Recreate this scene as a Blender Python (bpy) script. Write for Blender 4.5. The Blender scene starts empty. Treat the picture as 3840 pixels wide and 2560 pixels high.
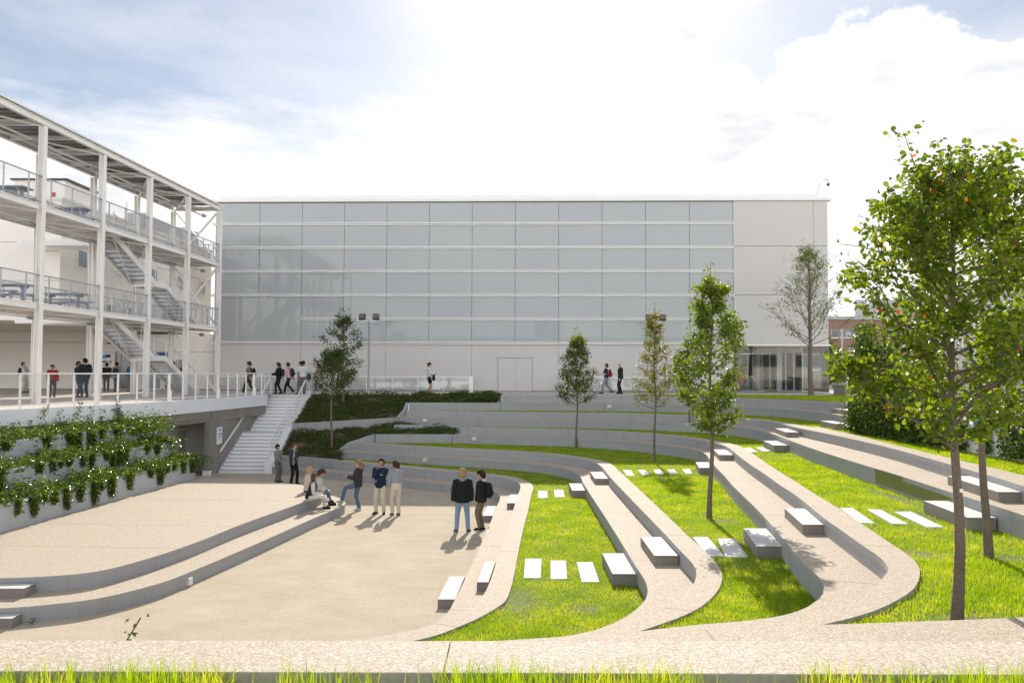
import bpy, bmesh, math, random
import numpy as np
from mathutils import Vector, Matrix
from mathutils.geometry import tessellate_polygon
random.seed(7); NR = np.random.default_rng(11)
PI = math.pi
scene = bpy.context.scene
COL = scene.collection

# ------------------------------------------------------------------ helpers
def org(o):
    p = Vector((0, 0, 0))
    while o is not None:
        p += o.location; o = o.parent
    return p

def tag(o, label=None, cat=None, group=None, kind=None):
    if label: o['label'] = label
    if cat: o['category'] = cat
    if group: o['group'] = group
    if kind: o['kind'] = kind
    return o

def thing(name, label, cat, loc=(0, 0, 0), group=None, rz=0.0):
    o = bpy.data.objects.new(name, None); COL.objects.link(o)
    o.location = loc; o.rotation_euler = (0, 0, rz); o.empty_display_size = .2
    return tag(o, label, cat, group)

def copy_tree(o, parent=None):
    c = o.copy(); COL.objects.link(c); c.parent = parent
    for ch in list(o.children): copy_tree(ch, c)
    return c

class MB:
    """collects shapes in world coordinates; build() links them as ONE mesh object"""
    def __init__(s): s.v = []; s.f = []; s.m = []
    def add(s, vs, fs, mi=0):
        b = len(s.v); s.v += [tuple(p) for p in vs]
        for i, f in enumerate(fs):
            s.f.append([b + k for k in f]); s.m.append(mi[i] if isinstance(mi, list) else mi)
        return s
    def box(s, c, d, rz=0., mi=0, tilt=None):
        x, y, z = d[0] / 2, d[1] / 2, d[2] / 2
        vs = [Vector(p) for p in ((-x,-y,-z),(x,-y,-z),(x,y,-z),(-x,y,-z),(-x,-y,z),(x,-y,z),(x,y,z),(-x,y,z))]
        R = Matrix.Rotation(rz, 3, 'Z')
        if tilt is not None: R = R @ tilt
        return s.add([R @ p + Vector(c) for p in vs], [(3,2,1,0),(4,5,6,7),(0,1,5,4),(1,2,6,5),(2,3,7,6),(3,0,4,7)], mi)
    def bx(s, x0, x1, y0, y1, z0, z1, mi=0):
        return s.box(((x0+x1)/2, (y0+y1)/2, (z0+z1)/2), (abs(x1-x0), abs(y1-y0), abs(z1-z0)), 0, mi)
    def beam(s, p, q, w, h, mi=0, up=(0, 0, 1)):
        p, q = Vector(p), Vector(q); d = (q - p).normalized(); u = Vector(up)
        if abs(d.dot(u)) > .98: u = Vector((0, 1, 0))
        sx = d.cross(u).normalized() * w / 2; sz = sx.cross(d).normalized() * h / 2
        vs = [p-sx-sz, p+sx-sz, p+sx+sz, p-sx+sz, q-sx-sz, q+sx-sz, q+sx+sz, q-sx+sz]
        return s.add(vs, [(0,1,2,3),(7,6,5,4),(0,4,5,1),(1,5,6,2),(2,6,7,3),(3,7,4,0)], mi)
    def tube(s, pts, rs, n=8, mi=0, cap=True, flat=1.0):
        pts = [Vector(p) for p in pts]
        if not isinstance(rs, (list, tuple)): rs = [rs] * len(pts)
        rings = []; prev = None
        for i, p in enumerate(pts):
            a = pts[max(i-1, 0)]; b = pts[min(i+1, len(pts)-1)]; d = (b - a)
            d = d.normalized() if d.length > 1e-7 else Vector((0, 0, 1))
            if prev is None:
                u = Vector((1, 0, 0)) if abs(d.x) < .9 else Vector((0, 1, 0))
            else: u = prev
            u = (u - d * u.dot(d)).normalized(); prev = u; w = d.cross(u)
            rings.append([p + (u * math.cos(2*PI*k/n) + w * math.sin(2*PI*k/n) * flat) * rs[i] for k in range(n)])
        vs = [q for r in rings for q in r]; fs = []
        for i in range(len(pts) - 1):
            for k in range(n):
                fs.append((i*n+k, i*n+(k+1) % n, (i+1)*n+(k+1) % n, (i+1)*n+k))
        if cap:
            fs.append(tuple(range(n-1, -1, -1))); fs.append(tuple((len(pts)-1)*n + k for k in range(n)))
        return s.add(vs, fs, mi)
    def prism(s, poly, z0, z1, top=0, side=0, bottom=True):
        """poly: list of (x,y); z0/z1 numbers"""
        n = len(poly)
        ar = sum(poly[i][0]*poly[(i+1) % n][1] - poly[(i+1) % n][0]*poly[i][1] for i in range(n))
        if ar < 0: poly = poly[::-1]
        vs = [(x, y, z0) for x, y in poly] + [(x, y, z1) for x, y in poly]
        tri = tessellate_polygon([[Vector((x, y, 0)) for x, y in poly]])
        fs = []; mi = []
        for t in tri:
            a, b, c = [Vector((*poly[k], 0)) for k in t]
            t = tuple(t)
            if (b-a).cross(c-a).z < 0: t = t[::-1]
            fs.append(tuple(k + n for k in t)); mi.append(top)
            if bottom: fs.append(t[::-1]); mi.append(side)
        for i in range(n):
            j = (i+1) % n
            fs.append((i, j, n+j, n+i)); mi.append(side)
        return s.add(vs, fs, mi)
    def sheet(s, poly, z, mi=0, hole=None):
        loops = [[Vector((x, y, 0)) for x, y in poly]]
        if hole: loops.append([Vector((x, y, 0)) for x, y in hole])
        pts = [p for l in loops for p in l]
        fs = []
        for t in tessellate_polygon(loops):
            a, b, c = pts[t[0]], pts[t[1]], pts[t[2]]
            fs.append(tuple(t) if (b-a).cross(c-a).z > 0 else tuple(t)[::-1])
        return s.add([(p.x, p.y, z) for p in pts], fs, mi)
    def ell(s, c, r, n=12, m=8, mi=0, R=None):
        vs = []; fs = []; c = Vector(c)
        vs.append(Vector((0, 0, -r[2])))
        for i in range(1, m):
            t = -PI/2 + PI*i/m
            for k in range(n):
                a = 2*PI*k/n; vs.append(Vector((r[0]*math.cos(t)*math.cos(a), r[1]*math.cos(t)*math.sin(a), r[2]*math.sin(t))))
        vs.append(Vector((0, 0, r[2])))
        for k in range(n): fs.append((0, 1+(k+1) % n, 1+k))
        for i in range(m-2):
            for k in range(n):
                a = 1+i*n; fs.append((a+k, a+(k+1) % n, a+n+(k+1) % n, a+n+k))
        e = 1+(m-2)*n
        for k in range(n): fs.append((e+k, e+(k+1) % n, e+n))
        if R is not None: vs = [R @ v for v in vs]
        return s.add([v + c for v in vs], fs, mi)
    def build(s, name, mats, parent=None, smooth=False, loc=None, bevel=0, world=True):
        me = bpy.data.meshes.new(name)
        o0 = org(parent) if (parent is not None and world) else Vector((0, 0, 0))
        if loc is not None: o0 = o0 + Vector(loc)
        me.from_pydata([(x-o0.x, y-o0.y, z-o0.z) for x, y, z in s.v], [], s.f)
        if not isinstance(mats, (list, tuple)): mats = [mats]
        for m in mats: me.materials.append(m)
        me.polygons.foreach_set('material_index', s.m)
        if smooth: me.polygons.foreach_set('use_smooth', [True]*len(s.f))
        me.update()
        o = bpy.data.objects.new(name, me); COL.objects.link(o)
        if parent is not None: o.parent = parent
        if loc is not None: o.location = loc
        if bevel:
            b = o.modifiers.new('bevel', 'BEVEL'); b.width = bevel; b.segments = 2; b.limit_method = 'ANGLE'; b.angle_limit = .6
        return o

def catmull(pts, step=.25):
    """smooth curve through the points, resampled about every `step` metres"""
    P = [Vector((p[0], p[1])) for p in pts]; out = []
    for i in range(len(P)-1):
        p0 = P[max(i-1, 0)]; p1 = P[i]; p2 = P[i+1]; p3 = P[min(i+2, len(P)-1)]
        # centripetal
        def tj(t, a, b): return t + max((b-a).length, 1e-4) ** .5
        if i == 0: p0 = p1 - (p2-p1)
        if i == len(P)-2: p3 = p2 + (p2-p1)
        t0 = 0; t1 = tj(t0, p0, p1); t2 = tj(t1, p1, p2); t3 = tj(t2, p2, p3)
        n = max(1, int((p2-p1).length / step))
        for k in range(n):
            t = t1 + (t2-t1)*k/n
            A1 = p0*((t1-t)/(t1-t0)) + p1*((t-t0)/(t1-t0)); A2 = p1*((t2-t)/(t2-t1)) + p2*((t-t1)/(t2-t1)); A3 = p2*((t3-t)/(t3-t2)) + p3*((t-t2)/(t3-t2))
            B1 = A1*((t2-t)/(t2-t0)) + A2*((t-t0)/(t2-t0)); B2 = A2*((t3-t)/(t3-t1)) + A3*((t-t1)/(t3-t1))
            out.append(B1*((t2-t)/(t2-t1)) + B2*((t-t1)/(t2-t1)))
    out.append(P[-1])
    return [(p.x, p.y) for p in out]

def offset(line, d):
    """shift an open polyline sideways: d>0 to its left"""
    out = []
    for i, p in enumerate(line):
        a = line[max(i-1, 0)]; b = line[min(i+1, len(line)-1)]
        t = Vector((b[0]-a[0], b[1]-a[1])).normalized()
        out.append((p[0]-t.y*d, p[1]+t.x*d))
    return out

# ------------------------------------------------------------------ materials
def newmat(name):
    m = bpy.data.materials.new(name); m.use_nodes = True
    nt = m.node_tree; nt.nodes.clear()
    out = nt.nodes.new('ShaderNodeOutputMaterial')
    return m, nt, out

def N(nt, t, **kw):
    n = nt.nodes.new(t)
    for k, v in kw.items():
        if k.startswith('i_'):
            key = k[2:]
            key = int(key) if key.isdigit() else key.replace('_', ' ')
            n.inputs[key].default_value = v
        else: setattr(n, k, v)
    return n

def mixc(nt, fac, a, b, blend='MIX'):
    m = nt.nodes.new('ShaderNodeMix'); m.data_type = 'RGBA'; m.blend_type = blend
    for sock, val in ((m.inputs[0], fac), (m.inputs[6], a), (m.inputs[7], b)):
        if hasattr(val, 'links') or isinstance(val, bpy.types.NodeSocket): nt.links.new(val, sock)
        else: sock.default_value = val if not isinstance(val, tuple) else (*val[:3], 1)
    return m.outputs[2]

def ramp(nt, sock, stops):
    r = nt.nodes.new('ShaderNodeValToRGB'); e = r.color_ramp.elements
    while len(e) < len(stops): e.new(.5)
    for i, (p, c) in enumerate(stops):
        e[i].position = p; e[i].color = (*c, 1) if isinstance(c, tuple) else (c, c, c, 1)
    nt.links.new(sock, r.inputs[0]); return r.outputs[0]

def noise(nt, co, scale, detail=4, rough=.55):
    n = N(nt, 'ShaderNodeTexNoise', i_Scale=scale, i_Detail=detail, i_Roughness=rough)
    nt.links.new(co, n.inputs['Vector']); return n.outputs['Fac']

def coords(nt, scale=None, kind='Object'):
    """position in metres; world position so that every copy looks different"""
    g = nt.nodes.new('ShaderNodeNewGeometry'); s = g.outputs['Position']
    if kind == 'Object':
        t = nt.nodes.new('ShaderNodeTexCoord'); s = t.outputs['Object']
    if scale:
        mp = nt.nodes.new('ShaderNodeMapping'); mp.inputs['Scale'].default_value = scale
        nt.links.new(s, mp.inputs['Vector']); s = mp.outputs[0]
    return s

def surf(name, col, rough=.8, var=.12, vscale=1.5, fine=None, bump=0., bscale=60, spec=.4, metal=0., streak=0., dirt=None, space='World'):
    """painted or bare surface: base colour with soft blotches, optional fine grain, drip streaks and bump"""
    m, nt, out = newmat(name); L = nt.links
    b = N(nt, 'ShaderNodeBsdfPrincipled', i_Roughness=rough, i_Metallic=metal)
    b.inputs['Specular IOR Level'].default_value = spec
    co = coords(nt, kind=space)
    n1 = noise(nt, co, vscale, 5)
    lo = tuple(c*(1-var) for c in col); hi = tuple(min(1, c*(1+var)) for c in col)
    c = ramp(nt, n1, [(.3, lo), (.7, hi)])
    if fine:
        n2 = noise(nt, co, fine[0], 3, .7)
        c = mixc(nt, ramp(nt, n2, [(.35, 0.), (.65, 1.)]), c, tuple(x*fine[1] for x in col))
    if streak:
        cs = coords(nt, (5, 5, .25), kind=space); n3 = noise(nt, cs, 1.6, 4, .6)
        f = ramp(nt, n3, [(.52, 0.), (.75, streak)])
        c = mixc(nt, f, c, tuple(x*y for x, y in zip(col, (.62, .56, .48))))
    if dirt:
        n4 = noise(nt, co, dirt[1], 6, .65)
        c = mixc(nt, ramp(nt, n4, [(.5, 0.), (.72, dirt[2])]), c, dirt[0])
    L.new(c, b.inputs['Base Color'])
    if bump:
        n5 = noise(nt, co, bscale, 4, .7)
        bp = N(nt, 'ShaderNodeBump', i_Strength=bump, i_Distance=.01); L.new(n5, bp.inputs['Height']); L.new(bp.outputs[0], b.inputs['Normal'])
    L.new(b.outputs[0], out.inputs[0]); return m

def pebble(name, base, scale):
    """exposed aggregate: small rounded stones of mixed colours in a pale matrix"""
    m, nt, out = newmat(name); L = nt.links
    b = N(nt, 'ShaderNodeBsdfPrincipled', i_Roughness=.75); b.inputs['Specular IOR Level'].default_value = .35
    co = coords(nt, kind='World')
    wob = N(nt, 'ShaderNodeTexNoise', i_Scale=scale*.8); L.new(co, wob.inputs['Vector'])
    mx = N(nt, 'ShaderNodeVectorMath', operation='MULTIPLY_ADD'); L.new(wob.outputs['Color'], mx.inputs[0]); mx.inputs[1].default_value = (.012, .012, .012); L.new(co, mx.inputs[2])
    v = N(nt, 'ShaderNodeTexVoronoi', i_Scale=scale); L.new(mx.outputs[0], v.inputs['Vector'])
    sx = N(nt, 'ShaderNodeSeparateColor'); L.new(v.outputs['Color'], sx.inputs[0])
    k = base
    c = ramp(nt, sx.outputs[0], [(0., tuple(x*y for x, y in zip(k, (.62, .52, .44)))), (.18, tuple(x*y for x, y in zip(k, (.9, .74, .60)))), (.42, k), (.7, tuple(x*y for x, y in zip(k, (1.12, 1.08, 1.02)))), (1., tuple(min(.9, x*y) for x, y in zip(k, (1.42, 1.45, 1.5))))])
    c = mixc(nt, ramp(nt, v.outputs['Distance'], [(.35, 0.), (.75, .75)]), c, tuple(x*y for x, y in zip(k, (.66, .6, .54))))
    big = noise(nt, co, .9, 5)
    c = mixc(nt, ramp(nt, big, [(.35, 0.), (.75, .35)]), c, tuple(x*.8 for x in k))
    L.new(c, b.inputs['Base Color'])
    bp = N(nt, 'ShaderNodeBump', i_Strength=.5, i_Distance=.004, invert=True); L.new(v.outputs['Distance'], bp.inputs['Height']); L.new(bp.outputs[0], b.inputs['Normal'])
    L.new(b.outputs[0], out.inputs[0]); return m

def sandmat(name, col):
    m, nt, out = newmat(name); L = nt.links
    b = N(nt, 'ShaderNodeBsdfPrincipled', i_Roughness=.95); b.inputs['Specular IOR Level'].default_value = .15
    co = coords(nt, kind='World')
    st = coords(nt, (.85, 1.25, 1), kind='World')
    c = ramp(nt, noise(nt, st, 1.1, 7, .62), [(.3, tuple(x*y for x, y in zip(col, (.90, .88, .82)))), (.5, col), (.7, tuple(min(.85, x*y) for x, y in zip(col, (1.12, 1.13, 1.16))))])
    c = mixc(nt, ramp(nt, noise(nt, co, 26, 5, .75), [(.42, 0.), (.7, .7)]), c, tuple(x*y for x, y in zip(col, (.70, .66, .58))))
    c = mixc(nt, ramp(nt, noise(nt, st, 3.1, 6, .7), [(.55, 0.), (.75, .5)]), c, tuple(x*y for x, y in zip(col, (.86, .83, .75))))
    L.new(c, b.inputs['Base Color'])
    bp = N(nt, 'ShaderNodeBump', i_Strength=.6, i_Distance=.012); L.new(noise(nt, co, 22, 6, .7), bp.inputs['Height']); L.new(bp.outputs[0], b.inputs['Normal'])
    L.new(b.outputs[0], out.inputs[0]); return m

def leafmat(name, c_lo, c_hi, trans, rough=.45, odd=None, tw=.5, oddf=.97):
    """leaf or blade: light passes through it; hue varies leaf by leaf (attribute 'tint')"""
    m, nt, out = newmat(name); L = nt.links
    at = N(nt, 'ShaderNodeAttribute', attribute_name='tint')
    stops = [(0., c_lo), (.9, c_hi)] if odd is None else [(0., c_lo), (oddf-.004, c_hi), (oddf, odd), (1., odd)]
    c = ramp(nt, at.outputs['Fac'], stops)
    d = N(nt, 'ShaderNodeBsdfPrincipled', i_Roughness=rough); d.inputs['Specular IOR Level'].default_value = .35
    L.new(c, d.inputs['Base Color'])
    t = N(nt, 'ShaderNodeBsdfTranslucent')
    hs = mixc(nt, 1., c, trans, 'MULTIPLY'); L.new(hs, t.inputs['Color'])
    mx = N(nt, 'ShaderNodeMixShader', i_0=tw); L.new(d.outputs[0], mx.inputs[1]); L.new(t.outputs[0], mx.inputs[2])
    L.new(mx.outputs[0], out.inputs[0]); return m

M = {}
M['conc'] = surf('painted_concrete', (.36, .368, .378), .75, .07, .8, fine=(35, .94), bump=.12, bscale=40, streak=.35)
M['conc_raw'] = surf('raw_concrete', (.27, .25, .215), .85, .18, 1.3, fine=(18, .85), bump=.3, bscale=30, streak=.6)
M['agg'] = pebble('exposed_aggregate', (.55, .475, .385), 62)
M['agg_near'] = pebble('exposed_aggregate_coarse', (.60, .525, .44), 74)
M['sand'] = sandmat('compacted_sand', (.555, .475, .365))
M['stage'] = pebble('stage_aggregate', (.55, .48, .385), 70)
M['pave'] = surf('terrace_paving', (.60, .525, .455), .85, .08, .7, fine=(30, .9), bump=.15)
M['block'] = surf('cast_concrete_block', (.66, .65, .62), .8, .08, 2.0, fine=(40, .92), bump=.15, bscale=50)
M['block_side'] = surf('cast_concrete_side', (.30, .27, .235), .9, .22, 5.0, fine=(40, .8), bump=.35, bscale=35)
M['slab'] = surf('pale_paving_slab', (.70, .69, .66), .8, .08, 2.0, fine=(45, .93), bump=.12, bscale=50)
M['wall'] = surf('white_render', (.555, .54, .52), .8, .045, .5, fine=(14, .98), bump=.05, streak=.07)
M['wall_cream'] = surf('cream_render', (.88, .84, .78), .8, .03, .5, fine=(14, .985), bump=.05, streak=.06)
M['trim'] = surf('white_trim', (.80, .78, .74), .55, .03, 1.0, spec=.5)
M['parapet'] = surf('white_metal_parapet', (.78, .79, .81), .45, .04, .6, spec=.5)
M['steel'] = surf('white_painted_steel', (.84, .82, .79), .45, .04, 1.2, spec=.5, streak=.12)
M['galv'] = surf('galvanised_steel', (.42, .44, .46), .4, .15, 6.0, metal=.6, spec=.5)
M['deck'] = surf('grey_sheet_deck', (.30, .30, .29), .5, .10, 2.0, metal=.3)
M['stair_white'] = surf('white_stair', (.86, .86, .86), .7, .04, 1.0, fine=(30, .95), streak=.10)
M['joint'] = surf('dark_joint', (.22, .22, .22), .8, .05)
M['planter'] = surf('pale_planter_wall', (.44, .46, .485), .75, .06, 1.2, fine=(30, .95), bump=.1, streak=.3)
M['kerb_face'] = surf('mossy_concrete_face', (.40, .40, .31), .85, .15, 2.2, fine=(25, .88), bump=.25, bscale=30, streak=.4)
M['worn'] = surf('dry_straw_earth', (.42, .36, .22), .95, .25, 6, fine=(40, .75), bump=.6, bscale=30)
M['joint_soft'] = surf('soft_joint', (.40, .30, .25), .9, .1)
M['dark'] = surf('dark_metal', (.035, .032, .03), .5, .1)
M['lightbox'] = surf('white_lamp_housing', (.66, .65, .60), .4, .06, 8, spec=.5)
M['soil'] = surf('bare_soil', (.16, .115, .075), .95, .3, 3.0, fine=(28, .6), bump=.8, bscale=24)
M['lawn_soil'] = surf('lawn_soil', (.17, .215, .035), .95, .3, 2.2, fine=(30, .7), bump=.6, bscale=30, dirt=((.34, .29, .17), .6, .45))
M['bark'] = surf('grey_brown_bark', (.20, .155, .115), .9, .25, 5, fine=(50, .6), bump=.7, bscale=45)
M['brick'] = surf('red_brick', (.30, .185, .145), .9, .12, 1.0, fine=(9, .9))
M['grey_panel'] = surf('grey_cladding', (.42, .42, .43), .6, .05, .5)
M['glass_dark'] = surf('dark_window_glass', (.05, .055, .06), .08, .2, .6, spec=.8)
M['win_glass'] = surf('window_glass', (.24, .30, .34), .12, .15, .8, spec=.8)
M['table'] = surf('grey_blue_table', (.30, .33, .38), .5, .06, 2)
M['red'] = surf('red_paint', (.55, .05, .03), .5, .1)
M['blue_sign'] = surf('blue_sign_face', (.05, .10, .28), .4, .06)
M['white_sign'] = surf('white_sign_face', (.80, .80, .80), .4, .02)
M['ink_navy'] = surf('navy_lettering', (.03, .05, .14), .5, .05)
M['ink_blue'] = surf('blue_lettering', (.08, .28, .60), .5, .1)
M['ink_grey'] = surf('grey_lettering', (.30, .31, .33), .5, .05)
M['green_wall'] = surf('olive_paint', (.20, .215, .07), .8, .08, 2)
def glassmat(name, col, alpha, rough=.02):
    m, nt, out = newmat(name); L = nt.links
    g = N(nt, 'ShaderNodeBsdfGlossy', i_Roughness=rough); g.inputs['Color'].default_value = (1, 1, 1, 1)
    t = N(nt, 'ShaderNodeBsdfTransparent'); t.inputs['Color'].default_value = (*col, 1)
    d = N(nt, 'ShaderNodeBsdfDiffuse'); d.inputs['Color'].default_value = (.7, .75, .75, 1)
    m1 = N(nt, 'ShaderNodeMixShader', i_0=alpha); L.new(t.outputs[0], m1.inputs[1]); L.new(d.outputs[0], m1.inputs[2])
    fr = N(nt, 'ShaderNodeFresnel', i_IOR=1.5)
    m2 = N(nt, 'ShaderNodeMixShader'); L.new(fr.outputs[0], m2.inputs[0]); L.new(m1.outputs[0], m2.inputs[1]); L.new(g.outputs[0], m2.inputs[2])
    L.new(m2.outputs[0], out.inputs[0]); return m
M['clear'] = glassmat('clear_glass', (.96, .985, .98), .02)
M['balus'] = glassmat('balustrade_glass', (.96, .98, .975), .015)
def panelmat():
    """frosted white-backed glass: pale body colour under a smooth reflecting face, each pane slightly different"""
    m, nt, out = newmat('frosted_glass_panel'); L = nt.links
    b = N(nt, 'ShaderNodeBsdfPrincipled', i_Roughness=.55); b.inputs['Specular IOR Level'].default_value = .5
    b.inputs['Coat Weight'].default_value = .5; b.inputs['Coat Roughness'].default_value = .015; b.inputs['Coat IOR'].default_value = 1.5
    oi = N(nt, 'ShaderNodeObjectInfo')
    c = ramp(nt, oi.outputs['Random'], [(0., (.345, .385, .385)), (.5, (.35, .375, .385)), (1., (.335, .355, .38))])
    co = coords(nt, kind='World')
    c = mixc(nt, ramp(nt, noise(nt, co, .35, 4), [(.3, 0.), (.7, .5)]), c, (.375, .40, .40))
    L.new(c, b.inputs['Base Color'])
    bp = N(nt, 'ShaderNodeBump', i_Strength=.05, i_Distance=.03); L.new(noise(nt, co, .8, 2), bp.inputs['Height']); L.new(bp.outputs[0], b.inputs['Coat Normal'])
    L.new(b.outputs[0], out.inputs[0]); return m
M['panel'] = panelmat()
M['grass'] = leafmat('grass_blade', (.14, .24, .008), (.29, .37, .012), (2.9, 2.6, .7), .5, odd=(.42, .38, .15), tw=.55, oddf=.93)
M['leaf'] = leafmat('tree_leaf', (.036, .066, .012), (.12, .14, .018), (3.2, 3.1, 1.2), .38, odd=(.16, .09, .015), oddf=.985)
M['leaf_fresh'] = leafmat('pear_leaf', (.036, .072, .012), (.145, .175, .016), (3.4, 3.35, 1.0), .36, odd=(.34, .07, .012), oddf=.995)
M['leaf_autumn'] = leafmat('autumn_leaf', (.05, .085, .016), (.15, .165, .03), (2.6, 2.5, 1.2), .42, odd=(.28, .11, .03), oddf=.88)
M['leaf_pale'] = leafmat('sparse_leaf', (.11, .15, .06), (.21, .25, .09), (2.2, 2.2, 1.2), .5, tw=.5)
M['leaf_shade'] = leafmat('dark_leaf', (.032, .060, .014), (.075, .105, .02), (2.2, 2.3, 1.0), .5, odd=(.08, .06, .015))
M['ivy'] = leafmat('ivy_leaf', (.024, .060, .014), (.115, .165, .03), (2.2, 2.2, 1.0), .22, odd=(.26, .26, .03), tw=.4, oddf=.93)
M['cover'] = leafmat('ground_cover_leaf', (.05, .085, .022), (.13, .155, .04), (1.8, 1.9, 1.0), .5, odd=(.10, .07, .03), tw=.4)
M['conifer'] = leafmat('conifer_needle', (.02, .055, .02), (.05, .10, .03), (1.5, 1.6, 1.0), .5, tw=.35)
M['bush'] = leafmat('shrub_leaf', (.05, .085, .02), (.14, .17, .035), (1.6, 1.6, .9), .4, odd=(.20, .14, .04), tw=.45)
# ------------------------------------------------------------------ camera, sun, sky
H = 1.24
cam = bpy.data.cameras.new('camera'); cam.lens = 28; cam.sensor_width = 36; cam.clip_start = .05; cam.clip_end = 6000
co_ = bpy.data.objects.new('camera', cam); COL.objects.link(co_)
PITCH = math.atan(114/2986.67); ROLL = .0035
F_ = Vector((0, math.cos(PITCH), math.sin(PITCH))); U_ = Vector((0, -math.sin(PITCH), math.cos(PITCH))); R_ = Vector((1, 0, 0))
Rc = R_*math.cos(ROLL) + U_*math.sin(ROLL); Uc = -R_*math.sin(ROLL) + U_*math.cos(ROLL)
co_.matrix_world = Matrix(((Rc.x, Uc.x, -F_.x, 0), (Rc.y, Uc.y, -F_.y, 0), (Rc.z, Uc.z, -F_.z, H), (0, 0, 0, 1)))
scene.camera = co_

SUN_EL = math.radians(34.6); SUN_AZ = math.radians(4.3)      # azimuth measured from +Y towards +X
sdir = Vector((math.sin(SUN_AZ)*math.cos(SUN_EL), math.cos(SUN_AZ)*math.cos(SUN_EL), math.sin(SUN_EL)))
sl = bpy.data.lights.new('sun', 'SUN'); sl.energy = 3.15; sl.angle = math.radians(.5); sl.color = (1., .94, .84)
so = bpy.data.objects.new('sun', sl); COL.objects.link(so); so.rotation_euler = (-sdir).to_track_quat('-Z', 'Y').to_euler()
so.location = sdir*120

def build_world():
    w = bpy.data.worlds.new('World'); scene.world = w; w.use_nodes = True
    nt = w.node_tree; nt.nodes.clear(); L = nt.links
    out = nt.nodes.new('ShaderNodeOutputWorld')
    sky = N(nt, 'ShaderNodeTexSky', sky_type='NISHITA', sun_disc=False); sky.sun_elevation = SUN_EL; sky.sun_rotation = SUN_AZ
    sky.altitude = 600; sky.air_density = 1.; sky.dust_density = 1.2; sky.ozone_density = 1.
    bg = N(nt, 'ShaderNodeBackground', i_Strength=.062); L.new(sky.outputs[0], bg.inputs[0])
    tc = nt.nodes.new('ShaderNodeTexCoord'); sp = nt.nodes.new('ShaderNodeSeparateXYZ'); L.new(tc.outputs['Generated'], sp.inputs[0])
    def m(op, a, b=None, c=None):
        n = N(nt, 'ShaderNodeMath', operation=op)
        for i, v in enumerate((a, b, c)):
            if v is None: continue
            if isinstance(v, bpy.types.NodeSocket): L.new(v, n.inputs[i])
            else: n.inputs[i].default_value = v
        return n.outputs[0]
    el = m('MULTIPLY', m('ARCSINE', sp.outputs[2]), 180/PI)
    az = m('MULTIPLY', m('ARCTAN2', sp.outputs[0], sp.outputs[1]), 180/PI)
    # top of the cloud bank by azimuth (degrees), as a real cloud edge in the sky
    tops = [(-40, 17.5), (-32, 16), (-26, 15.5), (-20, 17), (-14, 18), (-8, 18.5), (-2, 19.5), (-.5, 20.5), (.6, 23), (1.6, 24.1), (3.4, 23.4), (5, 23.6), (7, 23.4), (7.6, 22.6), (10, 22.2), (11, 22.9), (13, 22.5), (14.2, 21.3), (16, 21.4), (17, 20.9), (17.5, 19.6), (19, 20.8), (20.5, 21.6), (22, 21.6), (22.6, 22.6), (25.5, 23.4), (27.5, 22.5), (30, 21.3), (33, 19.5), (40, 18)]
    t = m('DIVIDE', m('ADD', az, 40.), 80.)
    rp = N(nt, 'ShaderNodeValToRGB'); e = rp.color_ramp.elements
    while len(e) < len(tops): e.new(.5)
    for i, (a, v) in enumerate(tops): e[i].position = (a+40)/80; e[i].color = (v/40,)*3 + (1,)
    L.new(t, rp.inputs[0]); top = m('MULTIPLY', rp.outputs[0], 40.)
    def ns(scale, sc, detail=7, rough=.6):
        mp = N(nt, 'ShaderNodeMapping'); mp.inputs['Scale'].default_value = sc; L.new(tc.outputs['Generated'], mp.inputs[0])
        n = N(nt, 'ShaderNodeTexNoise', i_Scale=scale, i_Detail=detail, i_Roughness=rough); L.new(mp.outputs[0], n.inputs['Vector']); return n.outputs['Fac']
    puff = m('SUBTRACT', ns(16, (1, 1, 1.3), 8, .58), .5); wisp = m('SUBTRACT', ns(5, (1, 1, 4.5), 7, .62), .5)
    right = N(nt, 'ShaderNodeMapRange', interpolation_type='SMOOTHSTEP'); L.new(az, right.inputs[0]); right.inputs[1].default_value = -3; right.inputs[2].default_value = 1.5
    rr = right.outputs[0]
    wob = m('ADD', m('MULTIPLY', m('MULTIPLY', puff, 6.5), rr), m('MULTIPLY', m('MULTIPLY', wisp, 17.), m('SUBTRACT', 1., rr)))
    soft = m('ADD', .9, m('MULTIPLY', m('SUBTRACT', 1., rr), 8.))
    d = m('DIVIDE', m('SUBTRACT', m('ADD', top, wob), el), soft)
    mask = N(nt, 'ShaderNodeMapRange', interpolation_type='SMOOTHSTEP'); L.new(d, mask.inputs[0]); mask.inputs[1].default_value = -.5; mask.inputs[2].default_value = .6
    veil = N(nt, 'ShaderNodeMapRange'); L.new(ns(3.2, (1, 1, 3.2), 7, .6), veil.inputs[0]); veil.inputs[1].default_value = .36; veil.inputs[2].default_value = .72; veil.inputs[3].default_value = .05; veil.inputs[4].default_value = .5
    f = m('MAXIMUM', mask.outputs[0], veil.outputs[0])
    # clouds over the rest of the sky (behind the camera): broken, about half cover
    shade = ramp(nt, ns(7, (1, 1, 2.6), 6, .6), [(.30, (.72, .74, .77)), (.46, (.97, .97, .98)), (.6, (1.04, 1.03, 1.01))])
    # cloud strength raised away from the sun, added to fill the shaded fronts
    dt = N(nt, 'ShaderNodeVectorMath', operation='DOT_PRODUCT'); L.new(tc.outputs['Generated'], dt.inputs[0]); dt.inputs[1].default_value = sdir
    glow = N(nt, 'ShaderNodeMapRange', interpolation_type='SMOOTHSTEP'); L.new(dt.outputs['Value'], glow.inputs[0]); glow.inputs[1].default_value = -.4; glow.inputs[2].default_value = .75; glow.inputs[3].default_value = CLOUD_REAR; glow.inputs[4].default_value = CLOUD_SUNWARD
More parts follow.
